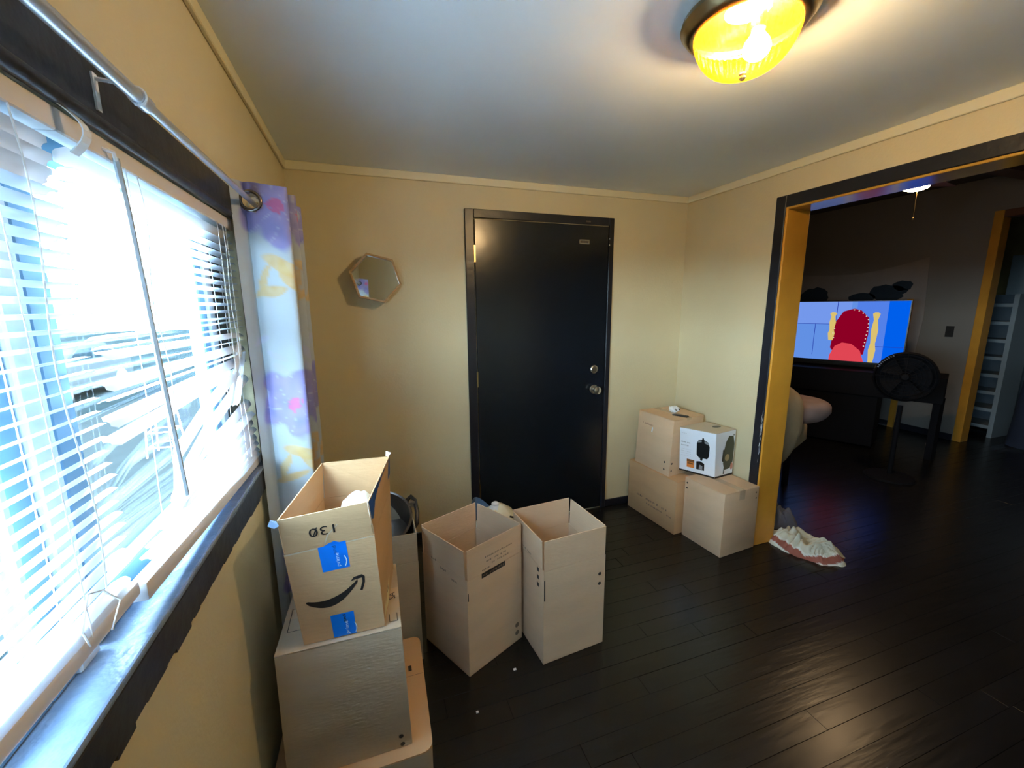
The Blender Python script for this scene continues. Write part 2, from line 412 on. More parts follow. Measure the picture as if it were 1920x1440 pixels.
MB().tube([(BX+.017, .655+.010*math.sin(k*.8), 1.735-.05*k) for k in range(13)], .0011, 5).obj('lift_cord', M_cord, bl)
MB().tube([(BX+.02, .600, 1.10), (BX+.024, .585, 1.13), (BX+.022, .61, 1.165), (BX+.02, .64, 1.15), (BX+.026, .66, 1.12), (BX+.03, .625, 1.10)], .0013, 5).obj('cord_loop', M_cord, bl)

br = empty('venetian_blind', (BX, 1.1, 1.03), 'right-hand white venetian blind with tangled bent slats collapsed against the curtain', 'blind')
RY0, RY1 = .757, 1.500
headrail(br, .743, RY1)
z = 1.716; i = 0
while z > 1.484:
    slat([(RY0+.006*math.sin(i*2.3), z), (RY1, z)], .9 if i < 1 else .28+.05*math.sin(i*1.9), br); z -= PITCH; i += 1
low = [([(.759, 1.471), (1.50, 1.473)], .25), ([(.768, 1.456), (1.50, 1.455)], .25), ([(.772, 1.444), (1.50, 1.434)], -.5),
       ([(.764, 1.424), (1.50, 1.414)], .2), ([(.762, 1.400), (1.50, 1.396)], -.7), ([(.759, 1.378), (1.50, 1.377)], .2),
       ([(.758, 1.346), (1.50, 1.360)], -.75), ([(.751, 1.317), (1.38, 1.336)], -.45),
       ([(1.40, 1.333, .004, -.9), (1.134, 1.287, .006, -1.1), (.935, 1.238, .010, -1.2), (.905, 1.160, .010, -1.3)], -.9),
       ([(1.50, 1.303, .0, -.8), (1.118, 1.231, .002, -1.1), (.996, 1.197, .006, -1.0), (.905, 1.148, .006, -.9)], -.9),
       ([(1.50, 1.223, .0, -.9), (1.246, 1.204, .006, -1.2), (1.05, 1.200, .008, -1.2), (.915, 1.140, .008, -.8)], -.9),
       ([(1.50, 1.186, .004, -.3), (1.147, 1.169, .008, -.4), (.905, 1.150, .008, -.3)], -.3),
       ([(1.50, 1.160, .0, -.9), (1.22, 1.158, .004, -1.1), (.93, 1.146, .004, -.9)], -.9),
       ([(1.50, 1.135, .004, -.5), (1.177, 1.140, .008, -.7), (.90, 1.138, .006, -.5)], -.5),
       ([(1.50, 1.110, .004, -.8), (1.203, 1.115, .010, -.9), (.875, 1.130, .006, -.5)], -.5),
       ([(1.50, 1.090, .006, -.6), (1.22, 1.095, .010, -.7), (.852, 1.124, .006, -.3)], -.3),
       ([(1.50, 1.068, .006, -.5), (1.236, 1.079, .010, -.6), (.80, 1.118, .006, -.2)], -.2),
       ([(1.50, 1.052, .006, -.3), (1.277, 1.063, .010, -.4), (.78, 1.110, .006, -.1)], -.1),
       ([(1.44, 1.41, .010, -1.2), (1.37, 1.345, .012, -1.3), (1.29, 1.26, .008, -1.2)], -1.0),
       ([(1.46, 1.38, .012, .9), (1.40, 1.33, .012, .6), (1.33, 1.245, .008, .2)], .5)]
for p, t in low: slat(p, t, br)
MB().hexa([(BX-.011, RY0-.008, 1.056), (BX+.016, RY0-.008, 1.056), (BX+.016, RY1, 1.020), (BX-.011, RY1, 1.020)], [(BX-.011, RY0-.008, 1.088), (BX+.016, RY0-.008, 1.088), (BX+.016, RY1, 1.046), (BX-.011, RY1, 1.046)]).bevel(.004, 2).obj('bottom_rail', M_rail, br, smooth=True)
ladder(1.36, 1.06, 1.74, br); ladder(1.43, 1.36, 1.74, br); ladder(.905, 1.12, 1.74, br, .012)
MB().tube([(BX+.018, .93+.014*math.sin(k*1.1), 1.735-.048*k) for k in range(13)], .0010, 5).obj('lift_cord', M_cord, br)
MB().tube([(BX+.018, 1.385+.01*math.sin(k*1.3), 1.735-.055*k) for k in range(13)], .0010, 5).obj('lift_cord', M_cord, br)
MB().tube([(BX+.021, .862, 1.742), (BX+.024, .866, 1.66), (BX+.030, .874, 1.40), (BX+.034, .885, 1.172)], .0045, 6).obj('tilt_wand', M_wand, br, smooth=True)
MB().tube([(BX+.012, .845, 1.750), (BX+.022, .855, 1.748), (BX+.021, .862, 1.735)], .003, 6).obj('wand_hook', M_cord, br)
# clear holder clip under the casing
MB().grid(lambda u, v: (BX+.016+.022*math.sin(PI*u), .745+.018*(v-.5)+.02*u, 1.772-.055*u), 8, 2).obj('valance_clip', M_clear, bl, solid=.0015)

# ------------------------------------------------------------------ curtain rod and curtain
rod = empty('curtain_rod', (-.30, .83, 1.80), 'silver telescoping curtain rod above the window', 'curtain rod')
MB().tube([(-.30, -1.1, 1.822), (-.30, .84, 1.822)], .0095, 14).obj('outer_tube', M_rod, rod, smooth=True)
MB().tube([(-.30, .84, 1.822), (-.30, 1.80, 1.822)], .0075, 14).obj('inner_tube', M_rod, rod, smooth=True)
MB().tube([(-.30, .825, 1.822), (-.30, .86, 1.822)], .0115, 14).obj('collar', M_rod, rod, smooth=True)
for yb in (.828, -.9, 1.76):
    b = MB().box(XL+.012, XL+.0145, yb-.006, yb+.006, 1.795, 1.845).obj('bracket', M_clear, rod)
    MB().tube([(XL+.014, yb, 1.838), (-.32, yb, 1.836), (-.300, yb, 1.8335)], .0028, 6).obj('bracket_arm', M_clear, b)
    MB().tube([(-.300+.012*math.sin(a), yb, 1.822-.012*math.cos(a)) for a in [k*PI/8*1.0-PI*.1 for k in range(10)]], .0024, 6).obj('bracket_hook', M_clear, b)

def curtain_colour(u, z):
    """watercolour floral print, repeat 0.605 m, flat print only"""
    w = noise.noise_vector(Vector((u*14, z*14, 1.3)))*.014
    a, b = u+w.x, z+w.y
    col = Vector((.45, .51, .56))
    k = round((b-1.21)/.605); dz = b-1.21-.605*k
    for cu in (.135, .50, .86):
        du = a-cu
        # petals
        rr = math.hypot(du/.125, dz/.135); th = math.atan2(dz, du)
        pet = .86+.16*math.cos(5*th+1)+.12*noise.noise(Vector((a*25, b*25, 4)))
        if rr < pet:
            t = .5+.5*noise.noise(Vector((a*30, b*30, 9)))
            c = Vector((.17, .19, .56)).lerp(Vector((.36, .29, .60)), t)
            vein = abs(math.sin(th*5+rr*3))
            c = c.lerp(Vector((.62, .66, .74)), .55*max(0, 1-vein*9))
            col = col.lerp(c, min(1, (pet-rr)*9)*.85)
        rc = math.hypot((du-.002)/.018, (dz)/.022)
        if rc < 1+.7*noise.noise(Vector((a*160, b*160, 2))): col = col.lerp(Vector((.62, .10, .22)), .7)
        # yellow leaves below the flower
        for lx, lz, ang, L, Wd in ((.02, -.175, -.35, .085, .022), (.035, -.215, -1.0, .080, .020), (-.03, -.255, .25, .060, .017), (-.045, -.215, 1.2, .05, .014), (.045, -.39, -.9, .070, .024), (.06, -.33, -1.3, .06, .018)):
            ex, ez = du-lx, dz-lz
            if dz > .30 and lz < -.3: ez = dz-.605-lz
            p = ex*math.cos(ang)+ez*math.sin(ang); q = -ex*math.sin(ang)+ez*math.cos(ang)
            d = math.hypot(p/L, q/Wd)
            if d < 1:
                c = Vector((.60, .36, .11)).lerp(Vector((.64, .52, .27)), .5+.5*noise.noise(Vector((a*40, b*40, 5))))
                col = col.lerp(c, min(1, (1-d)*5)*.85)
        for lx, lz, ang in ((-.035, -.455+.605*0, -.5), (-.025, -.50, -.6), (-.08, .20, .3)):
            ex, ez = du-lx, dz-lz
            if lz < -.30 and dz > .02: ez = dz-.605-lz
            p = ex*math.cos(ang)+ez*math.sin(ang); q = -ex*math.sin(ang)+ez*math.cos(ang)
            d = math.hypot(p/.040, q/.013)
            if d < 1: col = col.lerp(Vector((.48, .50, .66)), .7*min(1, (1-d)*4))
    return col
def make_curtain(root, pts, ztop, zbot, nz, sway):
    # arc-length resample of the folded section
    P = [Vector((*p, 0)) for p in pts]; S = [0]
    # smooth folds (Catmull-Rom)
    Q = []
    for i in range(len(P)-1):
        p0, p1, p2, p3 = P[max(i-1, 0)], P[i], P[i+1], P[min(i+2, len(P)-1)]
        n = max(3, int((p2-p1).length/.006))
        for k in range(n):
            t = k/n; Q.append(.5*((2*p1)+(p2-p0)*t+(2*p0-5*p1+4*p2-p3)*t*t+(3*p1-p0-3*p2+p3)*t**3))
    Q.append(P[-1])
    for a, b in zip(Q, Q[1:]): S.append(S[-1]+(b-a).length)
    mb = MB(); vs = []; cols = []
    for j in range(nz+1):
        z = ztop+(zbot-ztop)*j/nz; t = j/nz; row = []
        for q, s in zip(Q, S):
            w = sway*t*noise.noise(Vector((q.x*7, q.y*7, z*1.4)))
            row.append(mb.bm.verts.new((max(q.x + w*.5, XL+.0175), q.y+w, z + (.004*math.sin(s*30) if j == 0 else 0)))); cols.append(curtain_colour(s, z))
        vs.append(row)
    for A, B in zip(vs, vs[1:]):
        for k in range(len(A)-1):
            p = A[k].co
            if math.hypot(p.x+.30, p.z-1.822) < .0265: continue      # the grommet holes the rod runs through
            mb.bm.faces.new((A[k], A[k+1], B[k+1], B[k]))
    o = mb.obj('fabric', M_curt, root, smooth=True, recalc=False)
    ca = o.data.color_attributes.new('print', 'FLOAT_COLOR', 'POINT')
    for i, c in enumerate(cols): ca.data[i].color = (*c, 1)
    return o
M_curt = bpy.data.materials.new('printed_curtain_cloth'); M_curt.use_nodes = True
N = M_curt.node_tree; b = N.nodes['Principled BSDF']; b.inputs['Roughness'].default_value = .6
at = N.nodes.new('ShaderNodeAttribute'); at.attribute_name = 'print'; N.links.new(at.outputs['Color'], b.inputs['Base Color'])
t = N.nodes.new('ShaderNodeBsdfTranslucent'); N.links.new(at.outputs['Color'], t.inputs[0]); mx = N.nodes.new('ShaderNodeMixShader'); mx.inputs[0].default_value = .18
N.links.new(b.outputs[0], mx.inputs[1]); N.links.new(t.outputs[0], mx.inputs[2]); N.links.new(mx.outputs[0], N.nodes['Material Output'].inputs[0])
def ring(y, root, zc=1.822, xc=-.30):
    prof = [(.0265+.0050*math.cos(a), .004*math.sin(a)) for a in [k*2*PI/10 for k in range(11)]]
    MB().lathe(prof, (xc, y, zc), 28, 'Y').obj('grommet', M_darkmetal, root, smooth=True)
cu1 = empty('curtain', (-.28, 1.52, .03), 'white curtain with lilac flowers bunched at the right end of the window', 'curtain')
fab1 = make_curtain(cu1, [(-.343, 1.452), (-.328, 1.475), (-.318, 1.500), (-.30, 1.489), (-.25, 1.484), (-.212, 1.488), (-.203, 1.500), (-.215, 1.520), (-.29, 1.545), (-.325, 1.57), (-.30, 1.60), (-.215, 1.615), (-.197, 1.635), (-.22, 1.66), (-.31, 1.69), (-.325, 1.72), (-.22, 1.745), (-.20, 1.77)], 1.873, .185, 330, .012)
ring(1.4815, fab1)
cu2 = empty('curtain', (-.28, -.95, .03), 'white floral curtain at the window end reflected in the hexagonal mirror', 'curtain')
fab2 = make_curtain(cu2, [(-.343, -.75), (-.22, -.80), (-.20, -.82), (-.32, -.88), (-.2, -.95), (-.33, -1.02)], 1.873, .03, 220, .02)
ring(-.80, fab2)

# ------------------------------------------------------------------ ceiling lamp
LX, LY = .995, .985
lm = empty('ceiling_lamp', (LX, LY, ZC), 'brass flush-mount ceiling lamp with a lit amber ribbed glass bowl', 'ceiling lamp')
MB().lathe([(.055, ZC-.001), (.140, ZC-.001), (.160, ZC-.012), (.163, ZC-.024), (.156, ZC-.030), (.150, ZC-.042), (.136, ZC-.050), (.128, ZC-.050), (.126, ZC-.044)], (LX, LY, 0), 64).obj('canopy', M_brass, lm, smooth=True)
M_bowl = bpy.data.materials.new('amber_glass'); M_bowl.use_nodes = True; N = M_bowl.node_tree; N.nodes.clear()
o_ = N.nodes.new('ShaderNodeOutputMaterial'); tr = N.nodes.new('ShaderNodeBsdfTransparent'); tr.inputs[0].default_value = (1.0, .665, .30, 1)
tl = N.nodes.new('ShaderNodeBsdfTranslucent'); tl.inputs[0].default_value = (.20, .055, .0003, 1)
gl = N.nodes.new('ShaderNodeBsdfGlossy'); gl.inputs['Roughness'].default_value = .15
m1 = N.nodes.new('ShaderNodeMixShader'); m1.inputs[0].default_value = .42; tcb = N.nodes.new('ShaderNodeTexCoord'); vo = N.nodes.new('ShaderNodeTexVoronoi'); vo.inputs['Scale'].default_value = 95; vo.inputs['Randomness'].default_value = .25; rb = N.nodes.new('ShaderNodeMapRange'); rb.inputs['From Max'].default_value = .6; rb.inputs['To Min'].default_value = .80; rb.inputs['To Max'].default_value = .35; N.links.new(tcb.outputs['Object'], vo.inputs['Vector']); N.links.new(vo.outputs['Distance'], rb.inputs['Value']); N.links.new(rb.outputs[0], m1.inputs[0]); m2 = N.nodes.new('ShaderNodeMixShader'); m2.inputs[0].default_value = .06
N.links.new(tr.outputs[0], m1.inputs[1]); N.links.new(tl.outputs[0], m1.inputs[2]); N.links.new(m1.outputs[0], m2.inputs[1]); N.links.new(gl.outputs[0], m2.inputs[2])
N.links.new(m2.outputs[0], o_.inputs[0])
def bowl(u, v):
    a = 2*PI*u; t = v*PI/2
    r = .127*math.cos(t)**.62 if v < 1 else 0.0; z = ZC-.048-.100*math.sin(t)**1.25
    rib = 1+.014*math.cos(48*a)*(1-v)*(1 if v < .35 else .3) + .008*math.cos(40*a+v*60)*math.cos(40*a-v*60)*(1-v)
    return (LX+r*rib*math.cos(a), LY+r*rib*math.sin(a), z)
MB().grid(bowl, 288, 30, wrap=True).obj('glass_bowl', M_bowl, lm, smooth=True)
MB().lathe([(0, 2.121), (.006, 2.121), (.010, 2.117), (.007, 2.113), (.009, 2.108), (.006, 2.103), (0, 2.100)], (LX, LY, 0), 16).obj('finial', mat('pale_brass', (.75, .55, .25), .5, .3), lm, smooth=True)
M_bulb = emit('bulb_glow', (1.0, 1.05, 1.12), LAMP_STRENGTH)
MB().lathe([(.0001, 2.152), (.018, 2.155), (.030, 2.166), (.034, 2.180), (.029, 2.196), (.017, 2.212), (.014, 2.222)], (LX+.03, LY-.01, 0), 20).obj('bulb', M_bulb, lm, smooth=True)
MB().lathe([(.016, 2.222), (.018, 2.224), (.018, ZC-.004), (.016, ZC-.003)], (LX+.03, LY-.01, 0), 16).obj('lamp_socket', M_chrome, lm)

# ------------------------------------------------------------------ hexagonal mirror
hm = empty('wall_mirror', (.065, YB, 1.67), 'small hexagonal mirror in a deep wooden frame on the beige wall', 'mirror')
hc = Vector((.062, 0, 1.672)); rot0 = math.radians(-13)
def hx(r, k, y): a = rot0+math.radians(60)*k; return Vector((hc.x+r*math.cos(a), y, hc.z+r*math.sin(a)))
for k in range(6):
    q = []
    yo, yi = YB-.0005, YB-.098
    A0, A1, B0, B1 = hx(.141, k, yo), hx(.141, k+1, yo), hx(.129, k, yo), hx(.129, k+1, yo)
    A0f, A1f, B0f, B1f = hx(.141, k, yi), hx(.141, k+1, yi), hx(.129, k, yi), hx(.129, k+1, yi)
    MB().hexa([A0, A1, B1, B0], [A0f, A1f, B1f, B0f]).bevel(.0008, 1).obj('frame_side', M_wood, hm)
mp = MB(); mp.poly([hx(.1285, k, YB-.070) + Vector((0, -.035*.1305*math.cos(rot0+k*PI/3), 0)) for k in range(6)]+[hx(.1285, k, YB-.060) for k in range(6)], [tuple(range(5, -1, -1)), tuple(range(6, 12))]+[(k, (k+1) % 6, 6+(k+1) % 6, 6+k) for k in range(6)])
mp.obj('mirror_pane', M_mirror, hm)

# ------------------------------------------------------------------ cardboard boxes
T = .004
def wallq(a, b, z0, z1): return [(a[0], a[1], z0), (b[0], b[1], z0), (b[0], b[1], z1), (a[0], a[1], z1)]
def inset(Q, d):
    c = [sum(p[0] for p in Q)/4, sum(p[1] for p in Q)/4]; out = []
    for p in Q:
        v = Vector((p[0]-c[0], p[1]-c[1])); out.append((c[0]+v.x*(1-d*1.41/v.length), c[1]+v.y*(1-d*1.41/v.length)))
    return out
def open_box(name, Q, z0, zf, zt, label, M=M_card, Min=None, flare=0.0, slit=.012, loc=None, group=None):
    """Q: four floor corners counter-clockwise; zf fold height, zt top of the standing flaps"""
    c = Vector((sum(p[0] for p in Q)/4, sum(p[1] for p in Q)/4, z0))
    r = empty(name, loc or c, label, 'cardboard box', group)
    I = inset(Q, T)
    MB().poly([(p[0], p[1], z0+.001) for p in Q]+[(p[0], p[1], z0+.001+T) for p in Q], [(3, 2, 1, 0), (4, 5, 6, 7)]+[(k, (k+1) % 4, 4+(k+1) % 4, 4+k) for k in range(4)]).obj('base_panel', Min or M, r)
    for k in range(4):
        a, b, ia, ib = Q[k], Q[(k+1) % 4], I[k], I[(k+1) % 4]
        mb = MB(); mb.hexa([(a[0], a[1], z0+.001), (b[0], b[1], z0+.001), (ib[0], ib[1], z0+.001), (ia[0], ia[1], z0+.001)], [(a[0], a[1], zf), (b[0], b[1], zf), (ib[0], ib[1], zf), (ia[0], ia[1], zf)])
        mb.obj('side_panel', M, r)
        if zt > zf:
            A, B = Vector((*a, 0)), Vector((*b, 0)); d = (B-A).normalized(); nrm = Vector((d.y, -d.x, 0))
            s0 = slit if k % 2 else slit*.2
            P0, P1 = A+d*s0, B-d*s0; o = nrm*flare*((k % 2)*1.0+.35)
            b1 = [P0, P1, P1-nrm*T, P0-nrm*T]; z1 = zf+.0012
            mb = MB(); mb.hexa([Vector((p.x, p.y, z1)) for p in b1], [Vector((p.x+o.x, p.y+o.y, zt-(.003*(k % 2)))) for p in b1]); mb.obj('flap', Min if (Min and False) else M, r)
    return r
def face_of(Q, k, z0=0):
    """outer face k of a box footprint, origin at its left bottom corner seen from outside"""
    a, b = Q[k], Q[(k+1) % 4]
    return Face((a[0], a[1], z0), (b[0]-a[0], b[1]-a[1], 0), (0, 0, 1)), math.hypot(b[0]-a[0], b[1]-a[1])
def closed_box(name, Q, z0, z1, label, M, tape=True, seam_dir=0, group=None, Qt=None, cat='cardboard box'):
    Qt = Qt or Q
    c = Vector((sum(p[0] for p in Q)/4, sum(p[1] for p in Q)/4, z0))
    r = empty(name, c, label, cat, group)
    MB().hexa([(p[0], p[1], z0+.0005) for p in Q], [(p[0], p[1], z1-T) for p in Qt]).bevel(.003, 2).obj('box_body', M, r, smooth=True)
    V = [Vector((p[0], p[1], 0)) for p in Qt]
    s = seam_dir; A, B, C, D = V[s], V[(s+1) % 4], V[(s+2) % 4], V[(s+3) % 4]
    mAD, mBC = (A+D)/2, (B+C)/2; g = (D-A).normalized()*.0012
    for q in ([A, B, mBC-g, mAD-g], [mAD+g, mBC+g, C, D]):
        MB().hexa([(p.x, p.y, z1-T+.0004) for p in q], [(p.x, p.y, z1) for p in q]).bevel(.0012, 1).obj('top_flap', M, r)
    if tape:
        w = g.normalized()*.024; d = (mBC-mAD).normalized()
        zz = z1+.0003
        mb = MB(); mb.poly([(*(mAD-w).xy, zz), (*(mBC-w).xy, zz), (*(mBC+w).xy, zz), (*(mAD+w).xy, zz)], [(0, 1, 2, 3)])
        for e, sg in ((mAD, -1), (mBC, 1)):
            p = e+d*.0007*sg
            mb.poly([(*(p-w).xy, zz), (*(p+w).xy, zz), (*(p+w).xy, zz-.06), (*(p-w).xy, zz-.06)], [(0, 1, 2, 3)])
        mb.obj('packing_tape', M_tape, r)
    return r

# two tall open boxes in the middle
Q = [(.306, 1.469), (.583, 1.598), (.442, 1.866), (.165, 1.737)]
b1 = open_box('open_box', Q, 0, .44, .572, 'tall open cardboard box with dark printed bar, corner toward the viewer, left of its twin', M_card, flare=.004)
F, L = face_of(Q, 0)
pbar = F.decal('printed_bar', [rect(.075, .418, .205, .440)], M_ink, b1)
F.decal('bar_lettering', scrawl(.082, .423, .115, .012, 11, .95), M_inkf, pbar, .0014)
for i, (x, z, w) in enumerate(((.095, .500, .15), (.10, .480, .11), (.13, .462, .10), (.07, .448, .05))): F.decal('small_print', scrawl(x, z, w, .009, 20+i, .8), M_inkf, b1)
F.decal('hand_print_mark', [rect(.002, .35, .006, .385)], M_ink, b1)
for zq in (.085, .045): F.decal('recycling_stamp', [disc2(.275, zq, .012)], M_inkf, b1)
F3, L3 = face_of(Q, 3)
F3.decal('fold_crease', [rect(.04, .500, .24, .502)], M_inkf, b1)
for i in range(3): F3.decal('small_print', scrawl(.06+.07*i, .44-.02*i, .04, .012, 40+i), M_inkf, b1)
Q = [(.617, 1.424), (.921, 1.450), (.893, 1.752), (.588, 1.726)]
b2 = open_box('open_box', Q, 0, .44, .575, 'tall open pale cardboard box standing right of its twin, in front of the black door', M_card, flare=.003)
F, L = face_of(Q, 0)
for q__ in [disc2(.277, .355, .008), disc2(.277, .308, .008)]: F.decal('round_stamp', [q__], M_ink, b2)
F.decal('handle_slot_edge', [rect(.001, .305, .006, .40)], M_ink, b2)
F.decal('worn_patch', [[(.16, .02), (.20, .01), (.205, .10), (.175, .11)]], M_inkf, b2) if False else None
F3, L3 = face_of(Q, 3)
F3.decal('fold_crease', [rect(.05, .515, .26, .5165)], M_inkf, b2)
for i in range(3): F3.decal('arrow_mark', [rect(.245, .415-.035*i, .262, .433-.035*i)], M_ink, b2)
F3.decal('small_print', scrawl(.06, .48, .15, .012, 51)+scrawl(.1, .45, .11, .010, 52), M_inkf, b2)

# smaller open box half hidden behind the stack, with a steel pot in it
Q = [(-.175, 1.625), (.136, 1.625), (.136, 1.935), (-.175, 1.935)]
b3 = open_box('open_box', Q, 0, .47, .600, 'shaded open cardboard box between the stack and the tall open boxes, holding a pot', M_cardg, flare=0)
pot = empty('stock_pot', (-.015, 1.79, .36), 'dark steel pot with black handle tilted in the shaded open box', 'pot')
PM = Matrix.Rotation(math.radians(27), 3, 'X').to_4x4()
PC = (-.012, 1.785, .612)
MB().lathe([(0, -.165), (.125, -.165), (.137, -.155), (.140, 0), (.147, .003), (.143, .006), (.136, .002), (.134, -.150), (0, -.155)], PC, 40, M=PM).obj('pot_body', mat('dark_steel', (.20, .18, .17), .30, .9), pot, smooth=True)
def pm(p): return (PM @ Vector(p))+Vector(PC)
hk = MB(); hk.tube([pm((.128, .075, -.008)), pm((.150, .085, .006)), pm((.163, .060, .008)), pm((.168, .0, .0)), pm((.162, -.045, -.02)), pm((.150, -.055, -.03)), pm((.138, -.050, -.032))], .010, 8)
hko = hk.obj('pot_handle', mat('black_plastic', (.012, .012, .013), .35), pot, smooth=True)
MB().box(-.012, .012, -.01, .01, -.012, .012, M=Matrix.Translation(pm((.150, .045, .004)))).obj('handle_bracket', M_chrome, hko)

# the stack by the window: low box, grey box, mailing box
Qb = [(-.345, 1.085), (.106, 1.085), (.119, 1.560), (-.335, 1.560)]
def rounded(Q, r, n=5):
    out = []
    for k in range(4):
        p, a, b = Vector(Q[k]), Vector(Q[k-1]), Vector(Q[(k+1) % 4])
        da, db = (a-p).normalized(), (b-p).normalized()
        for i in range(n+1):
            t = i/n; out.append(p+da*r*(1-t)**2+db*r*t**2)
    return out
low = empty('low_box', (-.11, 1.32, 0), 'wide low cardboard box at the very bottom of the stack under the window', 'cardboard box')
rp_ = rounded(Qb, .035)
n_ = len(rp_)
MB().poly([(p.x*.985+.0, p.y*.998+.003, .0005) for p in rp_]+[(p.x, p.y, .172) for p in rp_], [tuple(range(n_-1, -1, -1)), tuple(range(n_, 2*n_))]+[(k, (k+1) % n_, n_+(k+1) % n_, n_+k) for k in range(n_)]).obj('box_body', M_cardg, low, smooth=True)
MB().poly([(p.x, p.y, .1725) for p in rp_]+[(p.x, p.y, .178) for p in rp_], [tuple(range(n_-1, -1, -1)), tuple(range(n_, 2*n_))]+[(k, (k+1) % n_, n_+(k+1) % n_, n_+k) for k in range(n_)]).obj('top_panel', M_cardo, low)  # lamp-lit orange of the top put into a warmer cardboard than the body
FT = Face((0, 0, .178), (1, 0, 0), (0, 1, 0))
FT.decal('ink_mark', [rect(.060, 1.395, .072, 1.42)], M_ink, low)
FT.decal('cut_line', [rect(.045, 1.372, .11, 1.374)], M_inkf, low)
MB().poly([(-.13, 1.084, .150), (-.085, 1.078, .158), (-.05, 1.084, .178), (-.075, 1.070, .186), (-.14, 1.08, .182), (-.16, 1.09, .17)], [(0, 1, 2, 3), (0, 3, 4, 5)]).obj('crumpled_tape', M_clear, low)

Qg = [(-.300, 1.122), (.047, 1.122), (.044, 1.440), (-.288, 1.440)]
Qgt = [(-.294, 1.120), (.036, 1.118), (.041, 1.440), (-.284, 1.440)]
gb = closed_box('moving_box', Qg, .178, .600, 'greyish cardboard box, middle of the stack under the mailing box', M_cardg, True, 0, Qt=Qgt)
Fg = Face((-.300, 1.1205, .178), (1, 0, 0), (0, 0, 1))
for q__ in [disc2(.315, .045, .007), disc2(.318, .016, .007)]: Fg.decal('round_stamp', [q__], M_ink, gb, .0015)
FgT = Face((0, 0, .6004), (1, 0, 0), (0, 1, 0))
FgT.decal('printed_outline', [rect(-.275, 1.20, -.273, 1.30), rect(-.275, 1.20, -.225, 1.202), rect(-.275, 1.298, -.225, 1.30)], M_ink, gb)
FgT.text('handwriting', 'SA', .030, .018, 1.262, M_ink, gb, rot=PI/2)
FgT.decal('printed_outline', [rect(.004, 1.145, .006, 1.180), rect(.004, 1.145, .028, 1.147), rect(.026, 1.145, .028, 1.180)], M_ink, gb)

Qa = [(-.222, 1.134), (-.009, 1.134), (.030, 1.405), (-.180, 1.405)]
am = empty('mailing_box', (-.10, 1.27, .601), 'open mailing box with black arrow smile and blue tape, topmost of the stack', 'cardboard box')
za = .602; zf = .885
tops = [(-.246, 1.134, .878), (-.020, 1.132, .893), (.036, 1.395, .905), (-.172, 1.402, .905)]
ftop = [(-.250, 1.118, .984), (-.029, 1.116, 1.000), (.040, 1.375, 1.030), (-.166, 1.392, 1.028)]
MB().poly([(*p, za) for p in Qa]+[(*p, za+T) for p in Qa], [(3, 2, 1, 0), (4, 5, 6, 7)]+[(k, (k+1) % 4, 4+(k+1) % 4, 4+k) for k in range(4)]).obj('base_panel', M_cardo, am)
for k in range(4):
    j = (k+1) % 4
    q = [Vector((*Qa[k], za)), Vector((*Qa[j], za)), Vector(tops[j]), Vector(tops[k])]
    MB().slab(q, T*.7).obj('side_panel', M_cardo, am)
    up = Vector((0, 0, .0012)); d = (Vector(tops[j])-Vector(tops[k])).normalized()*(.002 if k % 2 else .004)
    q = [Vector(tops[k])+up+d, Vector(tops[j])+up-d, Vector(ftop[j])-d, Vector(ftop[k])+d]
    MB().slab(q, T*.7).obj('flap', M_cardo, am)
# front face marks
o0 = Vector((-.222, 1.134, za)); rr = Vector((.213, 0, 0)); uu = Vector((-.012, 0, .28))
class FaceQ(Face):
    """bilinear face on four corners, coordinates 0..1"""
    def __init__(s, q): s.q = [Vector(p) for p in q]; s.n = (s.q[1]-s.q[0]).cross(s.q[3]-s.q[0]).normalized()
    def p(s, x, y, d=.0008):
        a, b, c, e = s.q; return (a*(1-x)+b*x)*(1-y)+(e*(1-x)+c*x)*y+s.n*d
FA = FaceQ([(*Qa[0], za), (*Qa[1], za), tops[1], tops[0]])
FF = FaceQ([tops[0], tops[1], ftop[1], ftop[0]])
sm = []
for i in range(25):
    t = i/24; x = .12+.62*t; yb_ = .44-.62*(t-.40)**2*.42-.02; 
    yc = .395+.44*(t-.42)**2*(1.0 if t < .42 else .95)-.02+.055*t
    w = .016+.028*math.sin(PI*min(1, t*1.02))**.8
    sm.append((x, yc, w if t > .02 else .006))
FA.decal('arrow_smile', [[(a[0], a[1]-a[2]), (b_[0], b_[1]-b_[2]), (b_[0], b_[1]+b_[2]*.9), (a[0], a[1]+a[2]*.9)] for a, b_ in zip(sm, sm[1:])], M_ink, am)
FA.decal('arrow_head', [[(.655, .575), (.70, .615), (.80, .625), (.795, .590), (.71, .585)], [(.80, .625), (.83, .60), (.825, .54), (.785, .455), (.755, .46), (.795, .55), (.795, .590)]], M_ink, am)
tpu = FA.decal('blue_tape', [[(.37, .735), (.68, .735), (.67, 1.0), (.36, 1.0)]], M_blue, am)
FF.decal('blue_tape', [[(.42, .0), (.68, .0), (.665, .04), (.60, .03), (.55, .10), (.48, .06)]], M_blue, am)
tpl = FA.decal('blue_tape', [rect(.36, .005, .64, .255)], M_blue, am)
FA.text('tape_lettering', 'prime', .062, .555, .835, M_inkw, tpu, rot=PI/2, d=.0013, sx=1.0)
FA.text('tape_lettering', 'and', .062, .535, .945, M_bluedk, tpu, rot=PI/2, d=.0013)
FA.text('tape_lettering', 'prime', .062, .535, .090, M_inkw, tpl, rot=PI/2, d=.0013)
FA.text('tape_lettering', 'and', .062, .52, .200, M_ink, tpl, rot=PI/2, d=.0013)
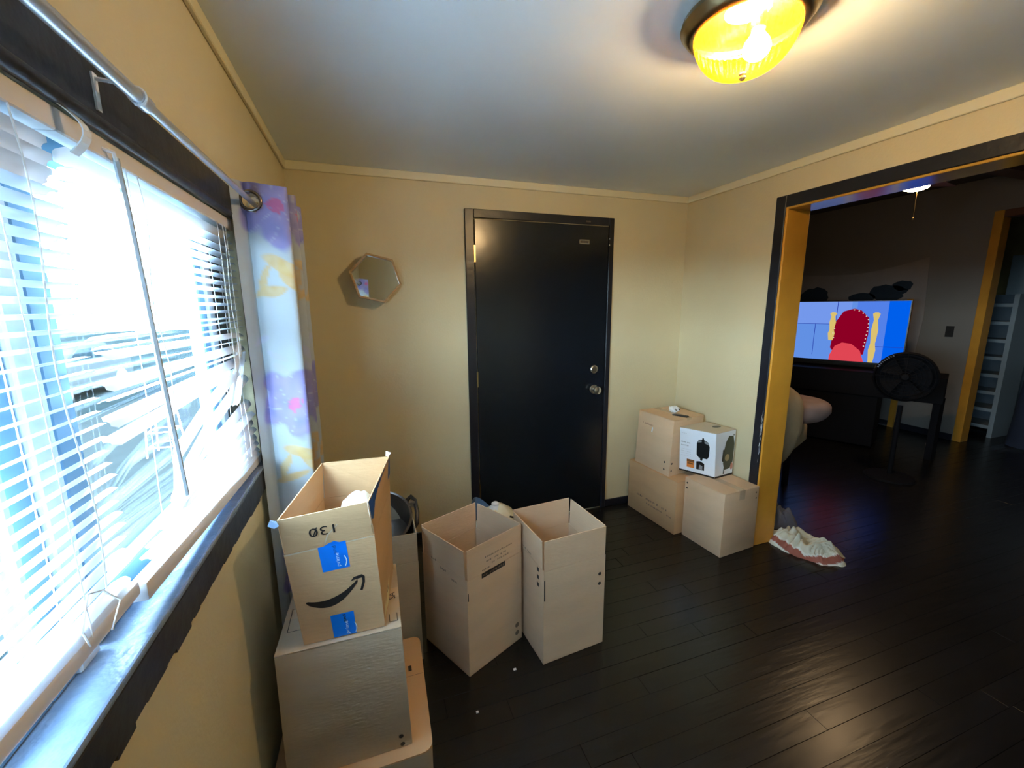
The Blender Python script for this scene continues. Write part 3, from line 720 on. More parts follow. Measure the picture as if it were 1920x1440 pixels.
for yc in (.81, .075):
    FA.decal('tape_smile', [[(.625+.02*math.sin(PI*t), yc-.055+.11*t), (.625+.02*math.sin(PI*(t+.1)), yc-.055+.11*(t+.1)), (.635+.022*math.sin(PI*(t+.1)), yc-.055+.11*(t+.1)), (.635+.022*math.sin(PI*t), yc-.055+.11*t)] for t in [k/10 for k in range(10)]], M_inkw, tpu if yc > .5 else tpl, .0013)
FF.text('printed_number', '130', .36, .46, .48, M_ink, am, rot=PI, d=.0012, sx=.62)
FF.decal('number_slash', [[(.335, .36), (.35, .36), (.40, .60), (.385, .60)]], M_ink, am)
FF.decal('crease', [[(.43, .02), (.44, .02), (.50, .30), (.62, .55), (.61, .56), (.48, .31)]], M_edge, am)
FA.decal('torn_edge', [[(0, .985), (1, .99), (1, 1.0), (0, 1.0)]], M_edge, am, .0006)
FR = FaceQ([tops[1], tops[2], ftop[2], ftop[1]])
pts = []
for i in range(14):
    x0, x1 = i/14, (i+1)/14; pts.append([(x0, .40+.12*random.random()), (x1, .40+.12*random.random()), (x1, 1.0-.04*random.random()), (x0, .93+.07*random.random())])
FR.decal('torn_blue_tape', pts, M_bluedk, am)
MB().poly([(-.250, 1.117, .984), (-.262, 1.112, .992), (-.268, 1.108, .978), (-.255, 1.11, .968), (-.244, 1.113, .972)], [(0, 1, 2, 3, 4)]).obj('torn_tape_scrap', mat('pale_blue_tape', (.35, .55, .85), .4), am)
MB().poly([(.036, 1.372, 1.03), (.046, 1.365, 1.045), (.030, 1.372, 1.050), (.028, 1.377, 1.032)], [(0, 1, 2, 3)]).obj('torn_tape_scrap', M_paperw, am)
# right-hand side: long yellow-lit packing label
FS = FaceQ([(*Qa[1], za), (*Qa[2], za), tops[2], tops[1]])
FS.decal('shipping_label', [[(.02, .08), (.40, .02), (.62, .34), (.30, .45)]], M_labely, am, .0016)
FS.decal('label_lettering', [rect(.30, .16, .33, .27), rect(.36, .15, .39, .24)], M_ink, am, .0022)
# crumpled white bag in the mailing box
wb = MB(); bmesh.ops.create_icosphere(wb.bm, subdivisions=4, radius=1)
for v in wb.bm.verts:
    n1 = noise.noise(v.co*2.2)*.12+noise.noise(v.co*6)*.05
    v.co = Vector((v.co.x*.050, v.co.y*.070, v.co.z*.062))*(1+n1) + Vector((-.062, 1.262, .905))
wbo = wb.obj('plastic_bag', M_paperw, smooth=True); tag(wbo, 'crumpled white plastic bag inside the open mailing box', 'bag')
mbf = MB(); bmesh.ops.create_icosphere(mbf.bm, subdivisions=3, radius=1)
for v in mbf.bm.verts: v.co = Vector((v.co.x*.075, v.co.y*.095, v.co.z*.105))*(1+noise.noise(v.co*3)*.10)+Vector((-.095, 1.265, .725))
tag(mbf.obj('folded_cloth', M_cardin, smooth=True), 'folded tan cloth filling the open mailing box under the bag', 'cloth')

# white knotted bag between the boxes
kb = MB(); bmesh.ops.create_icosphere(kb.bm, subdivisions=4, radius=1)
for v in kb.bm.verts:
    a = math.atan2(v.co.y, v.co.x); top = max(0, v.co.z)
    rr_ = 1+.05*math.cos(9*a+3*v.co.z)*(.3+top)+noise.noise(v.co*3)*.08
    z = v.co.z; sh = (1-.35*top**3)
    v.co = Vector((v.co.x*.15*rr_*sh, v.co.y*.13*rr_*sh, z*.222*(1+.04*noise.noise(v.co*5)))) + Vector((.618, 2.06, .225))
bag = kb.obj('trash_bag', mat('cream_plastic_bag', (.78, .72, .52), .35), loc=(.618, 2.06, 0), smooth=True)
tag(bag, 'knotted cream plastic bag standing behind the gap between the two tall open boxes', 'bag')
MB().lathe([(.035, .425), (.020, .442), (.022, .450), (.012, .458), (0, .458)], (.60, 2.06, 0), 12).obj('bag_knot', M_paperw, bag, smooth=True)
MB().tube([(.655, 1.975, .405), (.675, 1.970, .398), (.70, 1.965, .395)], .005, 6).obj('printed_mark', M_ink, bag)
MB().grid(lambda u, v: (.49+.10*u, 2.16+.03*math.sin(5*u), .30+.140*v*(1-.6*(u-.3)**2)), 8, 4).obj('sheer_lining', mat('blue_grey_film', (.12, .18, .26), .4), bag, solid=.002)

# right corner stack
QA = [(1.845, 2.088), (2.205, 2.120), (2.170, 2.590), (1.805, 2.560)]
bA = closed_box('moving_box', QA, 0, .372, 'brown cardboard box at the bottom left of the corner stack', M_cardo, True, 1)
F, L = face_of(QA, 3)
tag(F.decal('faded_lettering', scrawl(.10, .13, .30, .020, 61)+scrawl(.20, .10, .24, .014, 62), M_inkf, bA), kind='stuff')
QB = [(1.928, 1.779), (2.222, 1.803), (2.200, 2.098), (1.902, 2.080)]
bB = closed_box('moving_box', QB, 0, .410, 'tan cardboard box under the white printed box, beside the doorway casing', M_card, True, 1)
F, L = face_of(QB, 3)
for q__ in [disc2(.020, .375, .006), disc2(.020, .340, .006)]: F.decal('round_stamp', [q__], M_ink, bB, .0012)
F, L = face_of(QB, 0)
for q__ in [disc2(.268, .375, .006), disc2(.272, .338, .006)]: F.decal('round_stamp', [q__], M_inkf, bB, .0012)
QC = [(1.898, 2.213), (2.198, 2.268), (2.170, 2.568), (1.866, 2.552)]
QC0 = [(1.853, 2.182), (2.155, 2.240), (2.135, 2.545), (1.822, 2.520)]
bC = closed_box('moving_box', QC0, .372, .752, 'cardboard box with scraps on its top, upper left of the corner stack', M_card, True, 1, Qt=QC)
FC = FaceQ([(*QC0[3], .372), (*QC0[0], .372), (*QC[0], .748), (*QC[3], .748)])
for q__ in [disc2(.86, .10, .02, .018), disc2(.86, .23, .02, .018)]: FC.decal('round_stamp', [q__], M_ink, bC, .0016)
FC.decal('red_print', scrawl(.15, .78, .30, .04, 71), mat('red_faded_ink', (.34, .17, .12), .7), bC, .0014)
FC.decal('painted_tape_glint', [[(.42, .68), (.45, .67), (.46, .76), (.43, .77)]], M_inkw, bC, .0018)  # specular glint of the tape, painted as a small white patch
FC2 = FaceQ([(*QC0[0], .372), (*QC0[1], .372), (*QC[1], .748), (*QC[0], .748)])
for q__ in [disc2(.06, .10, .02, .018), disc2(.06, .23, .02, .018)]: FC2.decal('round_stamp', [q__], M_ink, bC, .0016)
# white printed appliance box
QD = [(2.060, 1.990), (2.262, 2.018), (2.165, 2.212), (1.960, 2.188)]
QD = [(2.048, 1.984), (2.215, 2.006), (2.160, 2.212), (1.944, 2.190)]
QDt = [(2.018, 1.970), (2.215, 2.005), (2.160, 2.218), (1.914, 2.175)]
bD = empty('appliance_box', (2.08, 2.09, .4105), 'white printed box showing a black air fryer, upper right of the corner stack', 'box')
MB().hexa([(*p, .4112) for p in QD], [(*p, .716) for p in QDt]).bevel(.002, 1).obj('box_body', M_white, bD)
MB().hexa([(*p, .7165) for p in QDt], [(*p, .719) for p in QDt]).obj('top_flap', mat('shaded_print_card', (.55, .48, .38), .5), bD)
FD = FaceQ([(*QD[3], .411), (*QD[0], .411), (*QDt[0], .716), (*QDt[3], .716)])
FE = FaceQ([(*QD[0], .411), (*QD[1], .411), (*QDt[1], .716), (*QDt[0], .716)])
M_pr = mat('black_print', (.012, .013, .014), .3); M_gr = mat('grey_print', (.30, .31, .33), .4); M_or = mat('orange_print', (.80, .25, .05), .4); M_gn = mat('dark_green_print', (.05, .055, .03), .4)
FD.decal('bottom_band', [rect(0, 0, 1, .035)], M_pr, bD)
fp1 = FD.decal('fryer_picture', [[(.49, .46), (.55, .40), (.78, .40), (.83, .47), (.84, .68), (.80, .78), (.66, .83), (.54, .80), (.49, .72)]], M_pr, bD)
FD.decal('fryer_highlight', [[(.70, .75), (.82, .72), (.80, .77), (.70, .80)], [(.52, .74), (.62, .76), (.62, .80), (.54, .79)]], M_gr, fp1, .0013)
FD.decal('fryer_handle', [[(.60, .34), (.65, .34), (.67, .42), (.58, .42)], [(.62, .74), (.70, .74), (.68, .86), (.64, .86)]], M_pr, fp1, .0014)
fo1 = FD.decal('food_photo', [rect(.22, .12, .43, .31)], M_or, bD)
FD.decal('food_detail', [rect(.24, .20, .40, .23), rect(.22, .25, .43, .31)], mat('brown_print', (.25, .10, .03), .4), fo1, .0013)
bp1 = FD.decal('basket_photo', [[(.49, .12), (.71, .12), (.71, .28), (.60, .32), (.49, .30)]], M_pr, bD)
FD.decal('basket_detail', [[(.56, .13), (.66, .13), (.66, .22), (.58, .24)]], M_gr, bp1, .0013)
FD.decal('title_print', scrawl(.05, .67, .24, .035, 81, .95)+scrawl(.05, .60, .20, .030, 82, .95), M_gr, bD)
FD.decal('small_print', sum([scrawl(.05, .52-.05*i, .28, .016, 84+i) for i in range(4)], [])+scrawl(.05, .88, .14, .02, 91), mat('pale_grey_print', (.55, .57, .60), .5), bD)
FE.decal('bottom_band', [rect(0, 0, 1, .04)], M_pr, bD)
fp2 = FE.decal('fryer_picture', [[(.42, .30), (.50, .15), (.80, .16), (.95, .30), (.97, .70), (.88, .88), (.66, .90), (.52, .78), (.44, .60)]], M_gn, bD)
FE.decal('fryer_window', [disc2(.62, .42, .12, .08)], mat('tan_print', (.40, .28, .14), .4), fp2, .0013)
FE.decal('fryer_handle', [[(.34, .36), (.42, .34), (.46, .60), (.38, .62)], [(.44, .06), (.50, .06), (.52, .20), (.46, .2)]], M_pr, fp2, .0013)
FE.decal('food_photo', [disc2(.90, .20, .07, .08)], mat('pink_print', (.60, .25, .18), .4), bD, .0015)
FE.decal('logo_dot', [disc2(.90, .90, .025, .02)], M_pr, bD)
FTp = Face((2.11, 2.09, .719), (1, .1, 0), (-.1, 1, 0)); FTp.decal('top_print', [disc2(.03, .0, .035, .02)], M_pr, bD)
# scraps on the upper left box
cp = MB(); bmesh.ops.create_icosphere(cp.bm, subdivisions=3, radius=1)
for v in cp.bm.verts: v.co = Vector((v.co.x*.036, v.co.y*.032, v.co.z*.022))*(1+noise.noise(v.co*3)*.35+noise.noise(v.co*8)*.15)+Vector((2.055, 2.405, .775))
cpo = cp.obj('paper_ball', M_paperw, smooth=False); tag(cpo, 'crumpled white paper on top of the upper left corner box', 'paper')
MB().tube([(2.040, 2.380, .783), (2.048, 2.373, .770)], .004, 5).obj('dark_print', M_ink, cpo)
MB().tube([(2.065, 2.380, .786), (2.078, 2.374, .772)], .004, 5).obj('dark_print', M_ink, cpo)
tag(MB().hexa([(1.975, 2.335, .7535), (2.03, 2.245, .7535), (2.065, 2.262, .7535), (2.010, 2.345, .7535)], [(1.978, 2.333, .760), (2.028, 2.250, .760), (2.060, 2.264, .760), (2.008, 2.342, .760)]).bevel(.002, 1).obj('phone_pouch', M_ink), 'flat black pouch lying beside the crumpled paper on the corner box', 'pouch')

# ------------------------------------------------------------------ clothes on the floor by the opening
def heap(name, c, rx, ry, rot, h, colf, label, seed, matn, hole=None):
    mb = MB(); cs, sn = math.cos(rot), math.sin(rot); cols = []; NU, NV = 160, 44; V = []
    for i in range(NU):
        a = 2*PI*i/NU; row = []
        edge = 1+.10*noise.noise(Vector((math.cos(a)*2, math.sin(a)*2, seed)))+.05*noise.noise(Vector((math.cos(a)*6, math.sin(a)*6, seed)))
        for j in range(NV+1):
            t = j/NV; r = t*edge; px, py = rx*r*math.cos(a), ry*r*math.sin(a)
            fold = abs(math.sin(17*px+22*noise.noise(Vector((px*6, py*6, seed)))+12*py))**.7
            fold2 = noise.noise(Vector((px*22, py*22, seed+3)))
            z = h*(1-t**4)*(.45+(.34*fold+.30*fold2)*(1-.75*t**3)) if t < 1 else 0.001
            if hole: 
                d = math.hypot((px-hole[0])/hole[2], (py-hole[1])/hole[2]); z *= min(1, .25+d*.75)
            X, Y = c[0]+px*cs-py*sn, c[1]+px*sn+py*cs
            row.append(mb.bm.verts.new((X, Y, max(.001, z)))); cols.append(colf(px, py, t, X, Y))
        V.append(row)
    for i in range(NU):
        for j in range(NV):
            A, B = V[i], V[(i+1) % NU]
            if j == 0: 
                try: mb.bm.faces.new((A[0], A[1], B[1]))
                except ValueError: pass
            else: mb.bm.faces.new((A[j], A[j+1], B[j+1], B[j]))
    o = mb.obj(name, matn, loc=(c[0], c[1], 0), smooth=True)
    ca = o.data.color_attributes.new('print', 'FLOAT_COLOR', 'POINT')
    for i, cc in enumerate(cols): ca.data[i].color = (*cc, 1)
    return o
M_cloth = bpy.data.materials.new('printed_jersey'); M_cloth.use_nodes = True
N = M_cloth.node_tree; at = N.nodes.new('ShaderNodeAttribute'); at.attribute_name = 'print'; b = N.nodes['Principled BSDF']; b.inputs['Roughness'].default_value = .85
N.links.new(at.outputs['Color'], b.inputs['Base Color'])
STR = [(2.415, 1.905), (2.385, 1.80), (2.375, 1.70), (2.392, 1.60), (2.45, 1.53), (2.53, 1.500), (2.62, 1.515)]
def dseg(x, y):
    best = 9
    for (x0, y0), (x1, y1) in zip(STR, STR[1:]):
        dx, dy = x1-x0, y1-y0; t = max(0, min(1, ((x-x0)*dx+(y-y0)*dy)/(dx*dx+dy*dy))); best = min(best, math.hypot(x-x0-t*dx, y-y0-t*dy))
    return best
def tee_col(px, py, t, X, Y):
    d = dseg(X, Y)
    if d < .013: return (.30, .10, .07)
    if d < .020: return (.72, .76, .72)
    return (.60, .62, .52)
tee = heap('jersey', (2.515, 1.690), .215, .150, math.radians(108), .125, tee_col, '', 1.0, M_cloth, hole=(-.02, -.03, .10))
tag(tee, 'crumpled cream jersey with a dark red stripe on the floor by the doorway', 'clothing')
def grey_col(px, py, t, X, Y): return (.15, .165, .22) if noise.noise(Vector((px*12, py*12, 0))) > -.2 else (.20, .21, .25)
gs = heap('grey_shirt', (2.60, 1.985), .165, .085, math.radians(155), .17, grey_col, '', 5.0, M_cloth)
tag(gs, 'crumpled blue-grey shirt on the floor behind the cream jersey', 'clothing')
# small litter on the floor
tag(MB().box(.488, .500, 1.438, 1.446, .0005, .004).obj('paper_scrap', M_paperw), 'tiny white paper scrap on the floor in front of the open boxes', 'scrap')
tag(MB().box(.293, .302, 1.306, 1.313, .0005, .004).obj('paper_scrap', M_paperw), 'tiny white paper scrap on the floor nearest the stack', 'scrap')

# ------------------------------------------------------------------ far room
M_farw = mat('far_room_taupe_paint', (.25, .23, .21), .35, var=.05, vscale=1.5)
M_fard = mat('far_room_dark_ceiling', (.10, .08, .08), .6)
FD0, FD1, FDZ = 1.75, 2.60, 2.36
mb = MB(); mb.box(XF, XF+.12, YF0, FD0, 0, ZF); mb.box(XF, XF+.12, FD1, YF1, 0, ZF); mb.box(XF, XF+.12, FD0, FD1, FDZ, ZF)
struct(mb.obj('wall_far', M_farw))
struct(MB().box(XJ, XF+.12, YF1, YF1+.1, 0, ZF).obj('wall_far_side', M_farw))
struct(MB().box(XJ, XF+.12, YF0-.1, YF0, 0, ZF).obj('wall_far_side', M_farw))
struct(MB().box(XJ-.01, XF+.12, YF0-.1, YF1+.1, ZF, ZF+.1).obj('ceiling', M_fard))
struct(MB().box(XR+.001, XJ, YF0-.1, YF1+.1, ZC+.1005, ZF).obj('wall_upper', M_farw))
struct(MB().box(XR+.001, XJ, YB+.12, YF1+.1, 0, ZC+.10).obj('wall_near_side', M_farw))
struct(MB().box(XJ+.01, XF-.02, 2.20, 2.34, ZF-.16, ZF).obj('trim_6', mat('dark_brown_beam', (.10, .045, .03), .5)))
strip('baseboard_far', XF-.012, XF, FD1+.07, YF1, 0, .07, M_black)
dc = empty('door_2', (XF, FD1, 0)); dc['kind'] = 'structure'
MB().box(XF-.014, XF+.12, FD1-.012, FD1+.062, 0, FDZ+.06).bevel(.004, 1).obj('casing_side', M_gold, dc)
MB().box(XF-.014, XF+.12, FD0-.062, FD0+.012, 0, FDZ+.06).bevel(.004, 1).obj('casing_side', M_gold, dc)
MB().box(XF-.014, XF+.12, FD0+.012, FD1-.012, FDZ-.01, FDZ+.06).bevel(.004, 1).obj('casing_head', mat('brown_casing', (.14, .055, .03), .5), dc)
# room behind the far doorway
struct(MB().box(8.0, 8.1, .4, 3.6, 0, 2.7).obj('wall_closet_back', mat('yellow_green_paint', (.30, .25, .10), .7)))
struct(MB().box(XF+.12, 8.1, 3.6, 3.7, 0, 2.7).obj('wall_closet_side', mat('closet_paint', (.25, .25, .20), .7)))
struct(MB().box(XF+.12, 8.1, .3, .4, 0, 2.7).obj('wall_closet_side', mat('closet_paint', (.25, .25, .20), .7)))
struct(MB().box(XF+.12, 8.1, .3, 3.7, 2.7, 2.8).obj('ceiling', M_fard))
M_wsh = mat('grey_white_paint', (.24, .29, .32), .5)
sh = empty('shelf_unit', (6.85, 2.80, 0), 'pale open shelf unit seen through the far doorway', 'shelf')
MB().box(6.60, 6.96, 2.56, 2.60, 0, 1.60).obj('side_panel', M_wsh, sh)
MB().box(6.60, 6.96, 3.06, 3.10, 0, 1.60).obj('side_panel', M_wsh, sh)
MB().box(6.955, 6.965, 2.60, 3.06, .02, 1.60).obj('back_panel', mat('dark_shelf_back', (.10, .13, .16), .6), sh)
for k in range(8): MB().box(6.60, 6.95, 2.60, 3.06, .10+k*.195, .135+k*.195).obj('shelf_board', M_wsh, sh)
tag(MB().tube([(6.58, 2.80, 1.06), (6.58, 2.68, 1.15)], .012, 8).obj('light_strip', mat('shiny_metal_strip', (.9, .9, .8), .1, 1)), 'short bright metal strip resting on a shelf beyond the far doorway', 'tube') if False else None
tag(MB().box(7.20, 7.24, 2.05, 2.92, 0, 2.05).bevel(.004, 1).obj('open_door', M_wsh), 'pale blue-grey door standing open behind the shelf unit', 'door')
cab = MB().grid(lambda u, v: (6.50+.16*math.cos(2*PI*u)*(1-.25*v), 2.22+.18*math.sin(2*PI*u)*(1-.25*v), .01+.80*v), 20, 8, wrap=True)
cab.bm.faces.new([v for v in sorted(cab.bm.verts, key=lambda q: math.atan2(q.co.y-2.22, q.co.x-6.5)) if v.co.z > .80])
tag(cab.obj('laundry_bag', mat('navy_cloth', (.02, .03, .06), .8), smooth=True), 'dark navy bag standing in the far doorway at the right edge', 'bag')

# wall hanging
art = [(3.132, .82), (3.10, 1.35), (3.132, 2.025), (3.29, 1.985), (3.456, 1.948), (3.70, 1.905), (3.926, 1.888), (4.25, 1.895), (4.578, 1.919), (4.9, 1.95), (4.9, .82)]
mb = MB(); n = len(art)
mb.poly([(XF-.012, a, b) for a, b in art]+[(XF-.004, a, b) for a, b in art], [tuple(range(n)), tuple(range(2*n-1, n-1, -1))]+[(k, (k+1) % n, n+(k+1) % n, n+k) for k in range(n)])
ar = mb.obj('wall_hanging', mat('taupe_cloth', (.34, .30, .28), .8, var=.1, vscale=3)); tag(ar, 'pale cloth wall hanging with dark blots above the television', 'wall hanging')
FW = Face((XF-.0125, 0, 0), (0, -1, 0), (0, 0, 1))
def blob(cy_, cz, ry, rz, seed, n=22): return [(-(cy_+ry*math.cos(2*PI*k/n)*(1+.3*noise.noise(Vector((math.cos(2*PI*k/n)*2, math.sin(2*PI*k/n)*2, seed))))), cz+rz*math.sin(2*PI*k/n)*(1+.3*noise.noise(Vector((math.cos(2*PI*k/n)*2, math.sin(2*PI*k/n)*2, seed+5))))) for k in range(n)][::-1]
for q__ in [blob(3.50, 1.64, .20, .10, 1), blob(3.35, 1.72, .10, .06, 2), blob(3.78, 1.58, .16, .07, 4), blob(4.40, 1.60, .20, .14, 3)]: FW.decal('dark_blot', [q__], mat('dark_blue_print', (.015, .03, .05), .8), ar, .0015)
tag(MB().box(XF-.035, XF-.001, 3.215, 3.275, 0, 1.56).bevel(.003, 1).obj('wooden_board', M_gold), 'narrow wooden board leaning upright on the wall right of the television', 'board')
lsw = MB().box(XF-.008, XF, 2.815, 2.885, 1.14, 1.26).bevel(.002, 1).obj('light_switch', M_ink); tag(lsw, 'black light switch plate on the far wall left of the doorway', 'light switch')
MB().box(XF-.016, XF-.008, 2.842, 2.858, 1.185, 1.215).obj('toggle', M_ink, lsw)
# ceiling fan with a light in the far room
FX, FY = 3.755, 2.08
cf = empty('ceiling_fan', (FX, FY, ZF), 'dark brown ceiling fan with a small bright light in the far room', 'ceiling fan')
M_fanb = mat('brown_fan_wood', (.10, .040, .025), .4)
MB().lathe([(.015, ZF-.001), (.07, ZF-.001), (.06, ZF-.05), (.014, ZF-.06), (.014, 2.50), (.10, 2.49), (.12, 2.45), (.12, 2.40), (.08, 2.375), (.02, 2.372)], (FX, FY, 0), 28).obj('motor_housing', M_fanb, cf, smooth=True)
for k in range(5):
    A = math.radians(-58+72*k); Mr = Matrix.Translation((FX, FY, 2.415)) @ Matrix.Rotation(A, 4, 'Z') @ Matrix.Rotation(.20, 4, 'X')
    MB().hexa([Mr @ Vector(p) for p in ((.14, -.045, -.004), (.62, -.075, -.004), (.62, .075, -.004), (.14, .045, -.004))], [Mr @ Vector(p) for p in ((.14, -.045, .004), (.62, -.075, .004), (.62, .075, .004), (.14, .045, .004))]).bevel(.003, 1).obj('blade', M_fanb, cf)
MB().lathe([(.06, 2.372), (.077, 2.36), (.080, 2.335), (.076, 2.332)], (FX, FY, 0), 28).obj('light_fitter', M_darkmetal, cf, smooth=True)
MB().lathe([(.076, 2.334), (.070, 2.312), (.04, 2.300), (0, 2.297)], (FX, FY, 0), 24).obj('diffuser', emit('far_lamp_glow', (1, .66, .34), FAR_LAMP), cf, smooth=True)
MB().tube([(FX+.02, FY, 2.30), (FX+.02, FY, 2.12)], .0015, 5).obj('pull_chain', M_brass, cf)
MB().lathe([(0, 2.10), (.006, 2.105), (.006, 2.118), (0, 2.122)], (FX+.02, FY, 0), 8).obj('pull_knob', M_brass, cf)

# television on its bench
TV0 = Vector((5.175, 2.753, .89)); TVd = Vector((-.389, .875, 0)).normalized(); tvW, tvH = 1.16, .645
tvn = Vector((-.875, -.389, 0)).normalized()
tv = empty('television', TV0+TVd*tvW/2-Vector((0, 0, .03)), 'flat television showing a blue cartoon scene in the dark far room', 'television')
M_tvb = mat('black_tv_plastic', (.008, .008, .009), .3)
def tp(a, b, d): return TV0+TVd*a+Vector((0, 0, b))+tvn*d
MB().hexa([tp(-.012, -.02, -.04), tp(tvW+.012, -.02, -.04), tp(tvW+.012, -.02, .0), tp(-.012, -.02, .0)], [tp(-.012, tvH+.012, -.03), tp(tvW+.012, tvH+.012, -.03), tp(tvW+.012, tvH+.012, .0), tp(-.012, tvH+.012, .0)]).bevel(.003, 1).obj('tv_casing', M_tvb, tv)
for a in (.2, .95): MB().tube([tp(a, -.02, -.02), tp(a, -.060, .0), tp(a, -.068, .06)], .009, 6).obj('tv_foot', M_tvb, tv)
TF = Face(tp(tvW, 0, .001), -TVd, (0, 0, 1))
ts = TV_STRENGTH
scr = TF.decal('screen', [rect(0, 0, tvW, tvH)], emit('screen_blue', (.10, .25, .92), ts), tv, .0)
x_ = lambda f: tvW*f
# visible part of the picture lies in the right-hand 85 percent
TF.decal('picture_wall_light', [rect(0, .0, x_(.64), tvH)], emit('screen_light_blue', (.14, .32, .88), ts), scr, .0006)
TF.decal('picture_wall_deep', [rect(x_(.86), .0, tvW, tvH)], emit('screen_deep_blue', (.0, .13, .95), ts), scr, .0006)
TF.decal('picture_wall_upper', [rect(0, .40, x_(.60), tvH)], emit('screen_pale_blue', (.20, .36, .95), ts), scr, .0010)
TF.decal('picture_joint_line', [rect(0, .398, x_(.60), .403), rect(x_(.33), .05, x_(.335), .40), rect(x_(.49), .40, x_(.495), tvH), rect(x_(.80), .17, tvW, .175)], emit('screen_line', (.02, .05, .45), ts), scr, .0014)
ex = lambda f: x_(.12+.88*f)
ch = [(ex(.40), .14), (ex(.42), .42), (ex(.48), .54), (ex(.57), .57), (ex(.63), .55), (ex(.70), .47), (ex(.71), .30), (ex(.69), .08), (ex(.46), .05)]
TF.decal('picture_chair_back', [ch], emit('screen_dark_red', (.30, .0, .02), ts), scr, .0018)
TF.decal('picture_nail', [disc2(ex(a), b, .006, n=8) for a, b in ((.57, .556), (.61, .545), (.645, .52), (.675, .49), (.695, .455), (.70, .41), (.70, .37), (.698, .33), (.695, .29), (.692, .25), (.69, .21), (.685, .17), (.41, .30), (.42, .35), (.42, .25))], emit('screen_white', (.9, .8, .7), ts), scr, .0024)
def post(xc, z0, z1):
    w = .028; return [(xc-w*.7, z0), (xc+w*.7, z0), (xc+w*1.1, z0+(z1-z0)*.25), (xc+w*.7, z0+(z1-z0)*.38), (xc+w*1.1, z0+(z1-z0)*.65), (xc+w*.6, z0+(z1-z0)*.85), (xc+w*1.1, z1-.015), (xc+w*.5, z1), (xc-w*.5, z1), (xc-w*1.1, z1-.015), (xc-w*.6, z0+(z1-z0)*.85), (xc-w*1.0, z0+(z1-z0)*.65), (xc-w*.7, z0+(z1-z0)*.38), (xc-w*1.1, z0+(z1-z0)*.25)]
for q__ in [post(ex(.755), 0, .53), post(ex(.395), .22, .53)]: TF.decal('picture_chair_post', [q__], emit('screen_gold', (.80, .60, .18), ts), scr, .0022)
TF.decal('picture_chair_seat', [[(ex(.40), .05), (ex(.44), .16), (ex(.50), .20), (ex(.58), .19), (ex(.66), .12), (ex(.70), .0), (ex(.40), .0)]], emit('screen_coral', (.85, .07, .10), ts), scr, .0026)

M_bench = mat('black_bench_wood', (.004, .004, .006), .7, spec=.15)
bn = empty('tv_bench', tuple(Vector((4.95, 3.0, 0))), 'black television bench with straight legs against the far wall', 'bench')
Pb = [TV0+TVd*(-.35)+tvn*.22, TV0+TVd*1.5+tvn*.22, TV0+TVd*1.5-tvn*.22, TV0+TVd*(-.35)-tvn*.22]
MB().hexa([(p.x, p.y, .56) for p in Pb], [(p.x, p.y, .81) for p in Pb]).bevel(.004, 1).obj('bench_top', M_bench, bn)
for a, d in ((-.32, .19), (-.32, -.19), (1.47, .19), (1.47, -.19)):
    p = TV0+TVd*a+tvn*d; MB().box(p.x-.028, p.x+.028, p.y-.028, p.y+.028, 0, .559).obj('leg', M_bench, bn)
Pd = [TV0+TVd*(.12)+tvn*.20, TV0+TVd*1.42+tvn*.20, TV0+TVd*1.42-tvn*.18, TV0+TVd*(.12)-tvn*.18]
MB().hexa([(p.x, p.y, .02) for p in Pd], [(p.x, p.y, .558) for p in Pd]).bevel(.004, 1).obj('cabinet', M_bench, bn)
# fan in front of the television
fan = empty('drum_fan', (4.28, 2.24, 0), 'round black pedestal fan standing in front of the television', 'fan')
FS_ = .83; FCN = Vector((4.28, 2.235, .90)); fd = Vector((-.87, -.45, .06)).normalized()
q_ = fd.to_track_quat('Z', 'Y').to_matrix().to_4x4() @ Matrix.Scale(FS_, 4)
M_fan = mat('black_fan_plastic', (.006, .006, .008), .8, spec=.15)
MB().lathe([(.236, .07), (.250, .05), (.252, -.07), (.22, -.10), (.08, -.12), (0, -.12)], FCN, 40, M=q_).obj('fan_shroud', M_fan, fan, smooth=True)
for r_ in (.05, .085, .12, .155, .19, .222):
    MB().lathe([(r_+.0025*math.cos(a), .07+.012*(1-(r_/.24)**2)+.0025*math.sin(a)) for a in [k*PI/3 for k in range(7)]], FCN, 40, M=q_).obj('grille_ring', M_fan, fan)
for k in range(12):
    a = k*PI/6; MB().tube([FCN+q_.to_3x3() @ Vector((.03*math.cos(a), .03*math.sin(a), .085)), FCN+q_.to_3x3() @ Vector((.245*math.cos(a), .245*math.sin(a), .066))], .002, 5).obj('grille_spoke', M_fan, fan)
for k in range(5):
    a = k*2*PI/5
    MB().grid(lambda u, v: FCN+q_.to_3x3() @ Vector(((.04+.16*u)*math.cos(a+(v-.5)*.9), (.04+.16*u)*math.sin(a+(v-.5)*.9), .02+.04*(v-.5))), 4, 4).obj('blade', M_fan, fan, solid=.002)
MB().lathe([(0, .092), (.028, .090), (.034, .080), (.034, .0), (0, .0)], FCN, 20, M=q_).obj('hub', M_fan, fan, smooth=True)
MB().tube([FCN+Vector((0, 0, -.25)), (4.28, 2.235, .03)], .018, 10).obj('pole', M_fan, fan, smooth=True)
MB().lathe([(0, .035), (.03, .035), (.17, .018), (.18, .002), (0, .001)], (4.28, 2.235, 0), 28).obj('base', M_fan, fan, smooth=True)
Q3 = q_.to_3x3()
lab = MB(); R = random.Random(9)
for k in range(9):
    a = math.radians(118+k*5); r0 = .235
    c_ = FCN+Q3 @ Vector((r0*math.cos(a), r0*math.sin(a), .074)); t1 = Q3 @ Vector((-math.sin(a), math.cos(a), 0)); t2 = Q3 @ Vector((math.cos(a), math.sin(a), 0))
    lab.poly([c_-t1*.006-t2*.008, c_+t1*.004-t2*.008, c_+t1*.006+t2*.008, c_-t1*.002+t2*.006], [(0, 1, 2, 3)])
